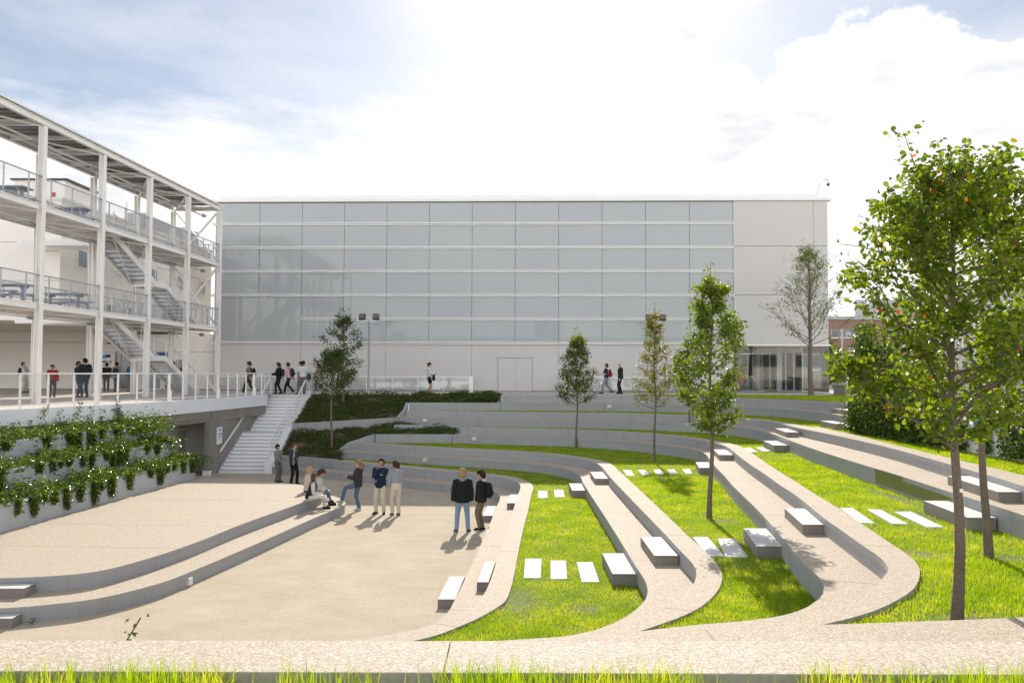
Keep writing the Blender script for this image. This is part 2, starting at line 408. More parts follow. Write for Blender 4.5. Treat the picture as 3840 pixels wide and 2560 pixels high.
    cb = N(nt, 'ShaderNodeBackground'); L.new(shade, cb.inputs[0]); L.new(glow.outputs[0], cb.inputs[1])
    mx = N(nt, 'ShaderNodeMixShader'); L.new(f, mx.inputs[0]); L.new(bg.outputs[0], mx.inputs[1]); L.new(cb.outputs[0], mx.inputs[2])
    L.new(mx.outputs[0], out.inputs[0])
CLOUD_REAR, CLOUD_SUNWARD = 1.78, .66
build_world()
vs = scene.view_settings; vs.view_transform = 'Standard'; vs.look = 'None'; vs.exposure = .76; vs.gamma = 1.
scene.cycles.use_adaptive_sampling = True; scene.cycles.max_bounces = 8; scene.cycles.transparent_max_bounces = 12
scene.cycles.use_denoising = True

# ------------------------------------------------------------------ the curved seating tiers
ZP = -3.4
C = {}
C['A1'] = [(-10.85,36.25),(-7.7,34.5),(-4.2,32.0),(-2.3,30.75),(-1.45,30.1),(-.8,29.35),(-.5,28.7),(-.4,28),(-.4,27.2),(-.47,25.9),(-.6,23.2),(-.69,21.6),(-.85,18.7),(-.95,17.1),(-1.06,15.5),(-1.15,14.5),(-1.35,13.8),(-1.75,13.24),(-2.5,12.9),(-4,12.7),(-9,12.6)]
C['A2'] = [(-7.9,35.5),(-4.36,33.1),(-1.8,31.4),(-1.0,30.75),(-.35,30.05),(.05,29.3),(.27,28.5),(.31,27.8),(.29,27.1),(.21,25.9),(.05,23.0),(-.12,20),(-.28,17.35),(-.41,15.13),(-.5,14.3),(-.72,13.5),(-1.2,12.7),(-1.9,12.12),(-2.8,11.85),(-4,11.75),(-9,11.7)]
C['A3'] = [(-7.4,35.9),(-4.3,33.75),(-1.5,31.8),(-.6,31.05),(.15,30.2),(.5,29.4),(.7,28.5),(.75,27.6),(.71,26.8),(.64,25.9),(.48,23),(.32,20.6),(.16,17.8),(.05,15.6),(-.03,14.5),(-.1,13.95),(-.27,13.5),(-.55,12.95),(-.82,12.55),(-1.15,12.12),(-1.8,11.7),(-2.8,11.45),(-4,11.35),(-9,11.3)]
C['B1'] = [(-8,36.9),(-6.1,35.85),(-3.5,34.4),(-.2,32.7),(1.0,31.8),(1.7,30.9),(2.2,29.7),(2.40,28.3),(2.37,26.5),(2.36,24),(2.37,20),(2.36,17),(2.35,15.2),(2.35,14.13),(2.30,13.57),(2.19,13.05),(2.09,12.79),(1.93,12.43),(1.74,12.09),(1.5,11.77),(1.17,11.43),(.87,11.23),(.3,11.02),(-.5,10.9),(-9,10.8)]
C['B2'] = [(-7.5,37.4),(-3.6,35.3),(-.2,33.75),(1.3,32.7),(2.3,31.4),(2.9,30.1),(3.12,28.8),(3.13,27.2),(3.09,25),(3.10,21),(3.12,17),(3.12,15),(3.12,13.86),(3.09,13.44),(3.0,13.04),(2.83,12.51),(2.5,11.85),(2.0,11.08),(1.57,10.52),(1.0,10.15),(0,9.9),(-.5,9.82),(-9,9.7)]
C['B3'] = [(-7.4,37.85),(-3.4,35.75),(0,34.15),(1.65,33.05),(2.7,31.7),(3.38,30.3),(3.6,28.9),(3.58,26.5),(3.58,20),(3.56,16.5),(3.56,14.6),(3.54,13.87),(3.48,13.31),(3.40,12.96),(3.25,12.48),(2.99,11.88),(2.68,11.34),(2.33,10.9),(1.97,10.55),(1.55,10.18),(1.1,9.86),(.4,9.6),(-.5,9.47),(-9,9.35)]
C['C1'] = [(-2.8,37.85),(-.25,37.0),(3.0,36.0),(5.3,34.1),(6.5,32.2),(7.1,30.5),(7.08,29.2),(6.84,27.7),(6.48,25.54),(6.13,23.06),(5.80,20.9),(5.34,17.4),(5.07,15.6),(4.86,14.32),(4.64,13.05),(4.54,12.26),(4.46,11.6),(4.34,11.17),(4.21,10.87),(4.04,10.59),(3.77,10.25),(3.57,10.06),(3.18,9.81),(2.77,9.66),(2.2,9.52),(1.2,9.18),(.3,8.92),(-.5,8.8),(-9,8.75)]
C['C2'] = [(-2.5,38.55),(-.2,37.75),(3.4,36.7),(5.95,34.7),(7.0,32.9),(7.6,30.7),(7.7,29.3),(7.53,27.7),(7.12,25.1),(6.77,22.68),(6.5,20.5),(6.25,18.7),(6.04,17.0),(5.83,15.7),(5.61,14.4),(5.46,13.25),(5.35,12.44),(5.28,11.87),(5.2,11.3),(5.07,10.83),(4.94,10.55),(4.7,10.2),(4.3,9.68),(3.84,9.15),(3.3,8.7),(2.75,8.38),(2.0,8.1),(1.0,7.9),(-.5,7.8),(-9,7.7)]
C['C3'] = [(-2.5,39.0),(-.2,38.2),(3.6,37.15),(6.2,35.05),(7.4,33.2),(8.1,30.9),(8.2,29),(7.83,26.24),(7.27,22.55),(6.92,20),(6.55,17.35),(6.31,15.5),(5.99,13.45),(5.81,12.29),(5.71,11.64),(5.61,11.18),(5.46,10.76),(5.22,10.29),(4.86,9.73),(4.46,9.28),(4.02,8.87),(3.6,8.57),(3.26,8.37),(2.9,8.12),(2.2,7.8),(1,7.55),(-.5,7.45),(-9,7.35)]
C['D1'] = [(-5.65,40.2),(-3,39.7),(-.25,39.0),(2.5,38.6),(4.6,38.1),(6.9,37),(8.5,35.7),(9.5,34),(9.87,32),(9.8,30),(9.5,27.5),(9.2,25),(8.95,22.3),(8.8,20),(8.7,18),(8.5,15.7),(8.42,14.5),(8.3,13),(7.9,10.5),(6.9,8.7),(5.8,7.95),(4.84,7.61),(3.67,7.45),(2.67,7.33),(1.74,7.2),(.8,6.95),(-.5,6.85),(-9,6.8)]
C['D2'] = [(-5.4,40.8),(-2.7,40.25),(-.25,39.6),(2.7,39.25),(5.3,38.65),(7.4,37.6),(9.1,36.2),(10.2,34.4),(10.55,32.2),(10.4,30),(10.12,28),(10.0,25),(9.8,21.1),(9.45,18.2),(9.15,16.1),(8.95,14.7),(8.66,13.2),(8.3,10),(7.4,7.6),(6.0,6.4),(4.7,6.0),(3.8,5.8),(1.7,5.65),(-9,5.5)]
C['D3'] = [(-5.3,41.25),(-2.6,40.7),(-.2,40.05),(2.8,39.7),(5.5,39.1),(7.7,38.0),(9.5,36.5),(10.65,34.6),(11.02,32.2),(10.95,30.3),(10.78,26.1),(10.41,22.4),(10.1,19.4),(9.9,17.3),(9.75,15.6),(9.35,12.9),(8.8,9.5),(7.8,7.2),(6.1,5.95),(4.7,5.55),(3.8,5.4),(1.7,5.23),(-9,5.08)]
C['E1'] = [(-.6,41.6),(3,41.6),(5.9,41.15),(8,40.4),(9.8,39.3),(11.2,37.9),(12.1,36.2),(12.6,33.5),(12.6,31),(12.4,28.5),(12.25,27.15)]
C['E2'] = [(-.5,42.4),(3,42.35),(6.1,41.95),(8.4,41.15),(10.4,40),(11.9,38.5),(12.9,36.5),(13.4,33.6),(13.4,31),(13.2,28.5),(13.1,27.15)]
C['E3'] = [(-.5,42.85),(3,42.8),(6.2,42.4),(8.6,41.6),(10.7,40.4),(12.25,38.8),(13.3,36.7),(13.85,33.7),(13.85,31),(13.65,28.5),(13.6,27.15)]
for k_, f_ in (('B2', 1.018), ('B3', 1.018), ('C2', 1.023), ('C3', 1.023), ('D2', 1.036), ('D3', 1.036)):   # side runs lie a little further out
    C[k_] = [(x*(1+(f_-1)*w), y*(1+(f_-1)*w)) for x, y in C[k_] for w in [min(1, max(0, (31-y)/4)) * (1 if x > -1 else 0)]]
CR = {k: catmull(v, .22) for k, v in C.items()}
LV = {'A': (-3.4, -3.09, -2.72), 'B': (-2.72, -2.41, -2.10), 'C': (-2.10, -1.73, -1.42), 'D': (-1.42, -1.05, -.75), 'E': (-.75, -.37, 0.)}
TL = {'A': 'lowest curved grey concrete seating tier bordering the sandy plaza', 'B': 'curved grey seating tier between the narrow first lawn and the tall pear tree lawn',
      'C': 'third curved grey seating tier up from the plaza, below the big foreground trees', 'D': 'long curved grey seating tier with an olive green paint patch near the ivy wall',
      'E': 'topmost curved grey seating tier below the terrace of the glass building'}
RIM = .014
for k in 'ABCDE':
    z0, z1, z2 = LV[k]; f1, f2, f3 = CR[k+'1'], CR[k+'2'], CR[k+'3']
    root = thing('seating_tier', TL[k], 'seating tier', (f2[len(f2)//2][0], f2[len(f2)//2][1], z0), 'curved seating tiers of the amphitheatre')
    body1 = offset(f1, RIM); MB().prism(body1 + offset(f2, .12)[::-1], z0-.6, z1-.10, 0, 0).build('riser', M['conc'], root)
    MB().prism(f1 + offset(f2, .08)[::-1], z1-.10, z1, 1, 0).build('seat_tread', [M['conc'], M['agg']], root, bevel=.008)
    MB().prism(offset(f2, RIM) + offset(f3, -RIM)[::-1], z1-.5, z2-.10, 0, 0).build('back_wall', M['conc'], root)
    MB().prism(f2 + f3[::-1], z2-.10, z2, 1, 0).build('coping', [M['conc'], M['agg']], root, bevel=.008)
    if k == 'D':   # repainted stretch of the lower riser
        seg = [p for p in body1 if 15.35 < p[1] < 19.4 and p[0] > 5]
        q = MB()
        a, b = offset(seg, -.004), offset(seg, .02)
        q.prism(a + b[::-1], z0+.02, z1-.10, 0, 0)
        seg2 = [p for p in f1 if 17.6 < p[1] < 19.4 and p[0] > 5]
        q.prism(offset(seg2, -.004) + offset(seg2, .05)[::-1], z1-.10, z1-.004, 0, 0)
        pp = q.build('paint_patch', M['green_wall'], root); pp['label'] = 'olive green repainted patch'

    for nm, a_, b_, z_ in (('seat_tread', f1, f2, z1), ('coping', f2, f3, z2)):      # fine expansion joints across the treads
        k_ = 18 if nm == 'seat_tread' else 30; d_ = 0.
        for i_ in range(3, len(a_)-3):
            d_ += math.dist(a_[i_], a_[i_-1])
            if d_ > 5.2:
                d_ = 0.; p_ = a_[i_]; q_ = min(b_, key=lambda w: math.dist(w, p_))
                if math.dist(p_, q_) < 1.6: MB().beam((p_[0], p_[1], z_+.0005), (q_[0], q_[1], z_+.0005), .012, .003).build('expansion_joint', M['joint_soft'], root)
# wall lamps let into the risers
def at_curve(name, x=None, y=None):
    best = min(range(1, len(CR[name])-1), key=lambda i: (abs(CR[name][i][0]-x) if x is not None else abs(CR[name][i][1]-y)) + (0 if CR[name][i][1] > 14 else 99))
    p, q = CR[name][best-1], CR[name][best+1]
    return CR[name][best], math.atan2(q[1]-p[1], q[0]-p[0])
lamps = [('E1', 4.95, None, -.52, 'square white wall lamp in the topmost tier riser'), ('D1', -4.25, None, -1.2, 'square white wall lamp near the left end of the tier below the shrubs'),
         ('C1', -1.85, None, -1.9, 'square white wall lamp in the third tier riser, right of the planting bed'), ('B1', -3.7, None, -2.56, 'square white wall lamp above the lowest far lawn')]
for nm, x, y, z, lb in lamps:
    (px, py), a = at_curve(nm, x, y)
    t = thing('wall_lamp', lb, 'wall lamp', (px, py, z-.11), 'square wall lamps in the tier risers', rz=a)
    MB().bx(-.11, .11, -.05, .05, .03, .19).build('housing', M['lightbox'], t, world=False, bevel=.006)
    MB().bx(-.095, .095, -.056, -.05, .045, .175).build('lens', M['lightbox'], t, world=False)

# ------------------------------------------------------------------ lawns between the tiers
lawns = []
def lawn(name, poly, z):
    o = MB().sheet(poly, z).build(name, M['lawn_soil']); tag(o, kind='structure'); lawns.append((poly, z)); return o
lawn('lawn', CR['A3'] + offset(CR['B1'], .06)[::-1], -2.77)
lawn('lawn', CR['B3'] + offset(CR['C1'], .06)[::-1] + [(-6.4, 37.75)], -2.15)
lawn('lawn', CR['C3'] + offset(CR['D1'], .06)[::-1], -1.48)
lawn('lawn', CR['D3'] + [(-9, 4.55), (11.75, 4.55), (11.75, 27.1), (12.3, 27.1)] + offset(CR['E1'], .06)[::-1] + [(-5.3, 41.6)], -.80)
LAWN_E = [(6.2, 42.35), (8.6, 41.55), (10.7, 40.35), (12.25, 38.75), (13.3, 36.65), (13.85, 33.7), (13.9, 31), (22, 31), (22, 41.2), (18, 43.2), (14, 44.0), (10, 44.1)]
lawn('lawn', LAWN_E, .012)
FRONT = [(-9, -6), (9, -6), (9, 4.05), (-9, 4.05)]
o = MB().sheet(FRONT, -.345).build('ground', M['soil']); tag(o, kind='structure')

# foreground low wall the camera looks over
t = thing('front_wall', 'low wall with pebbled exposed aggregate top across the whole foreground', 'wall', (0, 4.25, -.7))
MB().bx(-9, -1.28, 4.03, 4.46, -.9, -.31).bx(-1.272, 9, 4.03, 4.46, -.9, -.31).build('wall_body', M['kerb_face'], t)
MB().prism([(-9, 4.01), (-.337, 4.01), (-.337, 4.48), (-9, 4.44)], -.31, -.25, 1, 0).prism([(-.333, 4.01), (9, 4.01), (9, 4.56), (-.333, 4.48)], -.31, -.25, 1, 0).build('coping', [M['kerb_face'], M['agg_near']], t, bevel=.006)

# ------------------------------------------------------------------ plaza, stage
o = MB().sheet([(-15, 11), (1, 11), (1, 33), (-5, 36), (-11, 37.2), (-15.5, 37.2)], ZP).build('plaza', M['sand']); tag(o, kind='structure')
o = MB().sheet([(-60, -60), (60, -60), (60, 60), (-60, 60)], -3.6).build('pit_ground', M['soil']); tag(o, kind='structure')
S1 = catmull([(-16,14.2),(-9.3,14.72),(-8.5,15.0),(-7.9,15.35),(-7.4,16.05),(-7.1,16.7),(-6.9,17.6),(-6.45,20),(-5.8,24),(-5.52,25.5),(-5.43,26.1),(-5.5,26.6)], .2) + catmull([(-5.5,26.6),(-5.9,27.5),(-6.25,28.0),(-6.94,28.4)], .2)
S2 = catmull([(-16,15.4),(-9.95,15.66),(-9,15.85),(-8.35,16.2),(-7.9,17.1),(-7.5,18.6),(-7.1,21.3),(-6.56,24.1),(-6.33,25.5),(-6.2,26.15),(-6.38,26.9)], .2) + catmull([(-6.38,26.9),(-6.94,27.77),(-7.5,28.55),(-9.4,29.5),(-12.3,30.75)], .2)
st = thing('stage', 'raised beige stage with two curved grey steps on the left of the plaza', 'stage', (-9, 22, ZP))
back = [(-12.3, 30.75), (-12.7, 19), (-16, 14)]
MB().prism(offset(S1, RIM) + [(-9, 28), (-16, 16)], ZP-.3, -3.19, 0, 0).build('lower_riser', M['conc'], st)
MB().prism(S1 + [(-9, 28), (-16, 16)], -3.19, -3.1, 1, 0).build('lower_tread', [M['conc'], M['stage']], st, bevel=.006)
MB().prism(offset(S2, RIM)[:-1] + [(-12.2, 30.6), (-16, 19)], -3.3, -2.89, 0, 0).build('upper_riser', M['conc'], st)
MB().prism(S2 + [(-16.5, 30), (-16.5, 16)], -2.89, -2.8, 1, 0).build('stage_floor', [M['conc'], M['stage']], st, bevel=.006)
for xa, ya, xb, yb in ((-12.3, 21.2, -7.15, 20.9), (-12.3, 25.2, -6.4, 25.0), (-12.9, 18.6, -7.6, 18.3)):
    MB().beam((xa, ya, -2.7995), (xb, yb, -2.7995), .014, .003).build('expansion_joint', M['joint_soft'], st)
lt = thing('wall_lamp', 'square white wall lamp low on the curved stage step', 'wall lamp', (-6.945, 17.35, -3.37), 'square wall lamps in the tier risers', rz=math.radians(76))
MB().bx(-.065, .065, -.05, .05, 0, .16).build('housing', M['lightbox'], lt, world=False, bevel=.006)
MB().bx(-.055, .055, -.056, -.05, .012, .148).build('lens', M['white_sign'], lt, world=False)

# ------------------------------------------------------------------ cast concrete half-steps and paving slabs
blk = [((-0.34,-0.57), 15.9, 17.62, -3.09, 0.11, 'concrete step block on the lowest tier, nearer of the two'), ((-1.01,-1.35), 15.8, 17.57, -3.4, 0.09, 'concrete step block on the sand against the lowest tier, nearest the camera'),
       ((0.22,-0.05), 25.4, 27.2, -3.09, 0.09, 'concrete step block on the lowest tier beside the curve'), ((-0.49,-0.81), 24.9, 26.7, -3.4, 0.08, 'concrete step block on the sand behind the backpack man'),
       ((2.37,1.9), 15.1, 16.82, -2.72, 0, 'concrete step block on the first lawn at the end of three slabs'), ((3.19,2.73), 15.24, 16.98, -2.41, 0.02, 'concrete step block on the second tier, nearer of its two'),
       ((2.39,1.95), 25.63, 27.26, -2.72, 0.01, 'concrete step block on the first lawn beside two far slabs'), ((3.2,2.74), 26.15, 27.95, -2.41, 0.02, 'concrete step block on the second tier at its far curve'),
       ((6.95,6.5), 26.6, 28.28, -2.10, 0.27, 'concrete step block at the end of the row of five slabs'), ((5.19,4.72), 14.66, 16.33, -2.10, 0.25, 'leaf-shaded concrete step block on the middle lawn beside two large slabs'),
       ((7.82,7.34), 27.15, 29.1, -1.73, 0.3, 'concrete step block on the third tier at its far curve'), ((6.12,5.63), 14.78, 16.54, -1.73, 0.27, 'large concrete step block in the foreground of the third tier'),
       ((9.7,9.2), 27.4, 29.23, -1.42, 0.23, 'concrete step block at the far end of the upper lawn beside small slabs'), ((8.52,8.03), 13.82, 15.63, -1.42, 0.17, 'long concrete step block beside three slabs behind the thick tree trunk'),
       ((10.48,10.02), 28.45, 30.4, -1.05, 0.25, 'concrete step block on the fourth tier at its far curve'), ((9.45,8.98), 14.3, 16.5, -1.05, 0.3, 'long concrete step block on the fourth tier seen behind the thinner trunk'),
       ((12.15,11.7), 28.5, 30.3, -.75, 0.15, 'concrete step block on the lawn left of the ivy wall'), ((13.35,12.9), 30.2, 32.3, -.37, 0.05, 'concrete step block on the topmost tier against the ivy'),
       ((-9.3,-11.2), 15.36, 15.72, -3.1, 0, 'dark edged concrete step block on the lower stage step at the left'), ((-8.98,-10.9), 14.5, 14.86, -3.4, 0, 'dark edged concrete step block on the sand in front of the stage')]
for (xr, xl), y0, y1, z, sh, lb in blk:
    w = abs(xr-xl); dy = y1-y0; hh = .185
    cx = (xr+xl)/2 - sh*.0; cy = (y0+y1)/2
    t = thing('step_block', lb, 'step block', (cx, cy, z), 'cast concrete half-step blocks')
    def par(y, z_):  # corner points sheared so that the block follows the tier
        return [(cx-w/2-sh+0, y0), (cx+w/2-sh, y0), (cx+w/2, y1), (cx-w/2, y1)]
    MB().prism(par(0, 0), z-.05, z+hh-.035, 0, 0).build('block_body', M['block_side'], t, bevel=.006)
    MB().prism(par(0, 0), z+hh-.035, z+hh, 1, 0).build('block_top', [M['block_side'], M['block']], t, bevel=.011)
slabs = [(-2.72,'.30,17.17 .65,17.18 .57,15.59 .24,15.59','left of three pale slabs in the near first lawn'),(-2.72,'.83,17.02 1.16,17.02 1.08,15.53 .76,15.52','middle of three pale slabs in the near first lawn'),(-2.72,'1.37,16.88 1.71,16.89 1.68,15.30 1.34,15.30','right of three pale slabs in the near first lawn'),
 (-2.72,'.88,26.9 1.20,26.94 1.15,25.41 .85,25.36','left of two pale slabs at the far end of the first lawn'),(-2.72,'1.43,27.16 1.75,27.17 1.71,25.62 1.38,25.56','right of two pale slabs at the far end of the first lawn'),
 (-2.10,'3.83,27.59 4.10,27.60 4.02,26.14 3.76,26.13','first from the left of five small slabs in the middle lawn'),(-2.10,'4.36,27.6 4.61,27.61 4.54,26.4 4.28,26.3','second from the left of five small slabs in the middle lawn'),(-2.10,'4.9,27.72 5.16,27.8 5.05,26.57 4.78,26.47','middle one of five small slabs in the middle lawn'),(-2.10,'5.41,27.81 5.66,27.81 5.53,26.65 5.28,26.55','fourth of five small slabs, crossed by a trunk shadow'),(-2.10,'5.93,27.89 6.22,28.01 6.05,26.76 5.8,26.66','last of five small slabs, next to the step block'),
 (-2.10,'3.71,16.45 4.02,16.43 3.92,14.78 3.59,14.78','left of two large slabs in the near middle lawn'),(-2.10,'4.18,16.29 4.54,16.32 4.33,14.71 3.92,14.71','leaf-shaded right one of two large slabs in the near middle lawn'),
 (-1.42,'8.23,28.44 8.55,28.59 8.37,27.18 8.04,27.05','left of two small slabs at the far end of the upper lawn'),(-1.42,'8.76,28.74 9.05,28.84 8.91,27.5 8.58,27.27','right of two small slabs at the far end of the upper lawn'),
 (-1.42,'6.52,15.95 6.79,15.96 6.51,14.37 6.25,14.40','left of three slabs in the upper lawn by the thick trunk'),(-1.42,'7.0,15.79 7.26,15.8 7.08,14.3 6.79,14.33','middle of three slabs in the upper lawn by the thick trunk'),(-1.42,'7.41,15.55 7.76,15.59 7.56,14.03 7.25,14.02','right of three slabs in the upper lawn by the thick trunk'),
 (-.75,'11.02,29.66 11.34,29.68 11.32,28.59 10.97,28.45','small slab half sunk in the lawn near the ivy')]
SLABS = []
for z, s, lb in slabs:
    q = [tuple(map(float, p.split(','))) for p in s.split()]
    zc = z-.06
    cx = sum(p[0] for p in q)/4; cy = sum(p[1] for p in q)/4
    m = MB(); mid1 = tuple((a+b)/2 for a, b in zip(q[0], q[3])); mid2 = tuple((a+b)/2 for a, b in zip(q[1], q[2]))
    g = .006
    m.prism([q[0], q[1], (mid2[0], mid2[1]+g), (mid1[0], mid1[1]+g)], zc-.1, zc+.045); m.prism([(mid1[0], mid1[1]-g), (mid2[0], mid2[1]-g), q[2], q[3]], zc-.1, zc+.043)
    o = m.build('paving_slab', M['slab'], None, loc=(cx, cy, zc), bevel=.006)
    o.data.transform(Matrix.Identity(4)); tag(o, lb, 'paving slab', 'pale paving slabs in the lawns'); SLABS.append((z, q))
# ------------------------------------------------------------------ upper terrace ground with the hole of the amphitheatre
EDGE = catmull([(-17.2,18.5),(-16.5,21.5),(-15.8,24.7),(-14.85,27.6),(-13.95,31.2),(-13.4,35.2),(-13.05,39),(-12.85,42.0)], .5)
hole = EDGE + [(-13.15,43.6),(-11.25,43.6),(-10.9,43.75),(-5.3,43.55),(-.5,43.0)] + CR['E3'] + [(13.6,27.0),(11.95,27.0),(11.9,-8),(-17.2,-8)]
o = MB().sheet([(-400,-300),(400,-300),(400,900),(-400,900)], -.006, 0, hole[::-1]).build('ground', M['pave']); tag(o, kind='structure')
# white edge beam of the terrace
t = thing('terrace_edge_beam', 'long white edge beam of the upper terrace above the ivy planters', 'edge beam', (-14.5, 30, -.5))
MB().prism(offset(EDGE, .0) + offset(EDGE, .32)[::-1], -.55, .012, 0, 0).build('edge_beam', M['parapet'], t, bevel=.01)
MB().prism(offset(EDGE, .10) + offset(EDGE, .5)[::-1], -1.02, -.552, 0, 0).build('lintel', M['conc_raw'], t)

# recess under the terrace and the bare concrete wall beside the stairs
t = thing('concrete_wall', 'bare stained concrete wall beside the white stairs, with a small sign', 'wall', (-13.4, 39, ZP))
def wallz(p0, p1, thick, z0, z1, m, mi=0):
    d = Vector((p1[0]-p0[0], p1[1]-p0[1])).normalized(); n = Vector((-d.y, d.x))*thick
    return m.prism([p0, p1, (p1[0]+n.x, p1[1]+n.y), (p0[0]+n.x, p0[1]+n.y)], z0, z1, mi, mi)
m = MB(); wallz((-13.38,35.7), (-13.22,44.0), .3, ZP-.2, -.553, m); m.build('wall_face', M['conc_raw'], t)
MB().bx(-13.66, -13.40, 35.45, 35.69, ZP-.1, -.85).build('pillar', M['conc_raw'], t)
MB().bx(-13.68, -13.38, 35.42, 35.72, ZP-.1, ZP+.22).build('pillar_base', M['stair_white'], t)
t2 = thing('recess_wall', 'smooth grey wall inside the recess below the terrace', 'wall', (-16, 37, ZP))
m = MB(); m.bx(-18, -13.69, 37.2, 37.4, ZP-.2, -.56); m.bx(-18, -15.15, 31.0, 37.19, ZP-.2, -.56); m.build('wall_face', M['wall'], t2)
# sign on the concrete wall
def text_obj(txt, size, loc, mat, parent, facing=0., align='CENTER', extrude=.002, name='lettering', bold=False):
    """writing: facing 0 looks towards -Y"""
    cu = bpy.data.curves.new(name, 'FONT'); cu.body = txt; cu.size = size; cu.extrude = extrude; cu.align_x = align; cu.align_y = 'CENTER'; cu.resolution_u = 2
    if bold: cu.offset = size*.012
    tmp = bpy.data.objects.new(name, cu); COL.objects.link(tmp)
    dg = bpy.context.evaluated_depsgraph_get(); me = bpy.data.meshes.new_from_object(tmp.evaluated_get(dg))
    bpy.data.objects.remove(tmp); me.materials.clear(); me.materials.append(mat)
    o = bpy.data.objects.new(name, me); COL.objects.link(o); o.parent = parent
    o.location = Vector(loc) - org(parent); o.rotation_euler = (PI/2, 0, facing); return o
t3 = thing('wall_sign', 'small white smoke-free campus sign on the concrete wall', 'sign', (-13.345, 36.45, -1.65), rz=0)
t3.location = (-13.34, 36.5, -1.7)
MB().bx(-13.36, -13.325, 36.2, 36.8, -2.08, -1.32).build('board', M['white_sign'], t3)
for tx, sz, dz, mm in (('CAMPUS', .125, .06, 'ink_navy'), ('SIN HUMO', .10, -.06, 'ink_navy'), ('ESPACIO', .07, -.18, 'ink_grey')):
    text_obj(tx, sz, (-13.322, 36.5, -1.7+dz), M[mm], t3, PI/2)
MB().bx(-13.325, -13.321, 36.36, 36.64, -1.50, -1.40).build('emblem', M['ink_blue'], t3)

# ------------------------------------------------------------------ planter walls on the left
P1 = catmull([(-12.75,14),(-12.7,17),(-12.65,19.8),(-12.55,22.7),(-12.28,25.9),(-12.0,29),(-11.92,30.2)], .3)
P2 = offset(P1, .85)[:-1]; P3 = offset(P1, 1.7)[:-4]
PLANT = []
for line, z0, z1, nm in ((P1, -2.9, -2.1, 'lowest'), (P2, -2.3, -1.42, 'middle'), (P3, -1.6, -.78, 'top')):
    t = thing('planter_wall', nm + ' of the three grey white planter walls draped with ivy', 'planter wall', (line[10][0], line[10][1], z0), 'stepped planter walls')
    MB().prism(line + offset(line, .16)[::-1], z0, z1, 0, 0).build('wall_face', M['planter'], t, bevel=.01)
    e = line[-1]; MB().bx(e[0]-.85, e[0]-.161, e[1]-.16, e[1], z0, z1-.004).build('end_wall', M['planter'], t)
    PLANT.append((line, z1))
for i, (a, b, z) in enumerate(((P1, P2, -2.16), (P2, P3, -1.48), (P3, offset(EDGE, -.05), -.84))):
    n = len(a); bb = b
    o = MB().sheet(offset(a, .1) + offset(bb, .05)[::-1], z).build('planter_soil', M['soil']); tag(o, kind='structure')

# ------------------------------------------------------------------ white stairs
t = thing('staircase', 'white concrete staircase of two flights climbing to the terrace', 'stairs', (-12.2, 39.5, ZP))
ZL = -1.78
m = MB(); n1 = 11; r1 = (ZL-ZP)/n1
for i in range(n1):
    y = 36.4 + .3*i; z = ZP + r1*(i+1)
    m.bx(-13.3, -11.22, y, y+.30 if i < n1-1 else 40.62, ZP-.1, z)
m.build('lower_flight', M['stair_white'], t)
m = MB(); n2 = 11; r2 = -ZL/n2
for i in range(n2):
    y = 40.62 + .298*i; z = ZL + r2*(i+1)
    m.bx(-13.25, -11.3, y, y+.298 if i < n2-1 else 44.2, ZL-.4, z - (.006 if i == n2-1 else 0))
m.build('upper_flight', M['stair_white'], t)
m = MB()       # shade under every nosing, drawn as a dark strip
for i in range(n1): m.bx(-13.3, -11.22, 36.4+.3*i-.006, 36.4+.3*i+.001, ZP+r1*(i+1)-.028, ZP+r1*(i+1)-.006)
m.build('nosing_shadow_line', M['joint'], t); m = MB()
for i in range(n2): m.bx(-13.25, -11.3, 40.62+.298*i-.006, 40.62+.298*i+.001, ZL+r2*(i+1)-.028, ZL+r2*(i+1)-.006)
m.build('nosing_shadow_line', M['joint'], t)
def stringer(y0, z0, y1, z1, x0, x1, low, up):
    m = MB(); vs = []
    for x in (x0, x1): vs += [(x, y0, z0-low), (x, y1, z1-low), (x, y1, z1+up), (x, y0, z0+up)]
    m.add(vs, [(0,1,2,3),(7,6,5,4),(0,4,5,1),(1,5,6,2),(2,6,7,3),(3,7,4,0)]); return m
stringer(36.55, ZP+.12, 39.6, ZL+.04, -11.215, -10.9, .3, .22).build('stringer', M['stair_white'], t)
stringer(40.7, ZL+.12, 43.75, -.02, -11.295, -10.95, .3, .22).build('stringer', M['stair_white'], t)
MB().bx(-11.212, -10.86, 36.3, 36.62, ZP-.1, ZP+.52).build('pedestal', M['stair_white'], t)
MB().bx(-11.292, -10.9, 40.45, 40.78, ZL-.3, ZL+.52).build('pedestal', M['stair_white'], t)
stringer(36.4, ZP+.05, 39.7, ZL, -13.345, -13.302, .1, .14).build('skirting', M['galv'], t)
stringer(40.62, ZL+.05, 43.6, -.05, -13.33, -13.252, .1, .14).build('skirting', M['galv'], t)
def handrail(lb, pts, posts, m_='trim'):
    h = thing('handrail', lb, 'handrail', pts[0], 'white handrails of the stairs')
    m = MB()
    for a, b in zip(pts, pts[1:]): m.beam(a, b, .06, .075)
    m.build('rail', M[m_], h)
    for (p, q) in posts: MB().beam(p, q, .05, .05).build('post', M[m_], h)
handrail('white handrail fixed along the concrete wall of the lower flight', [(-13.22,36.3,ZP+1.0),(-13.22,39.9,ZL+1.02),(-13.22,40.7,ZL+1.02)], [((-13.32,37.2,ZP+1.38),(-13.22,37.2,ZP+1.40)),((-13.32,39.2,ZL+.68),(-13.22,39.2,ZL+.70)),((-13.3,40.5,ZL+.98),(-13.22,40.5,ZL+1.0))])
handrail('white handrail rising past the edge beam to the terrace', [(-13.12,40.6,ZL+1.0),(-13.1,43.5,1.02)], [((-13.11,43.4,.0),(-13.1,43.4,1.0)), ((-13.12,41.4,-1.3),(-13.12,41.4,-.3))])
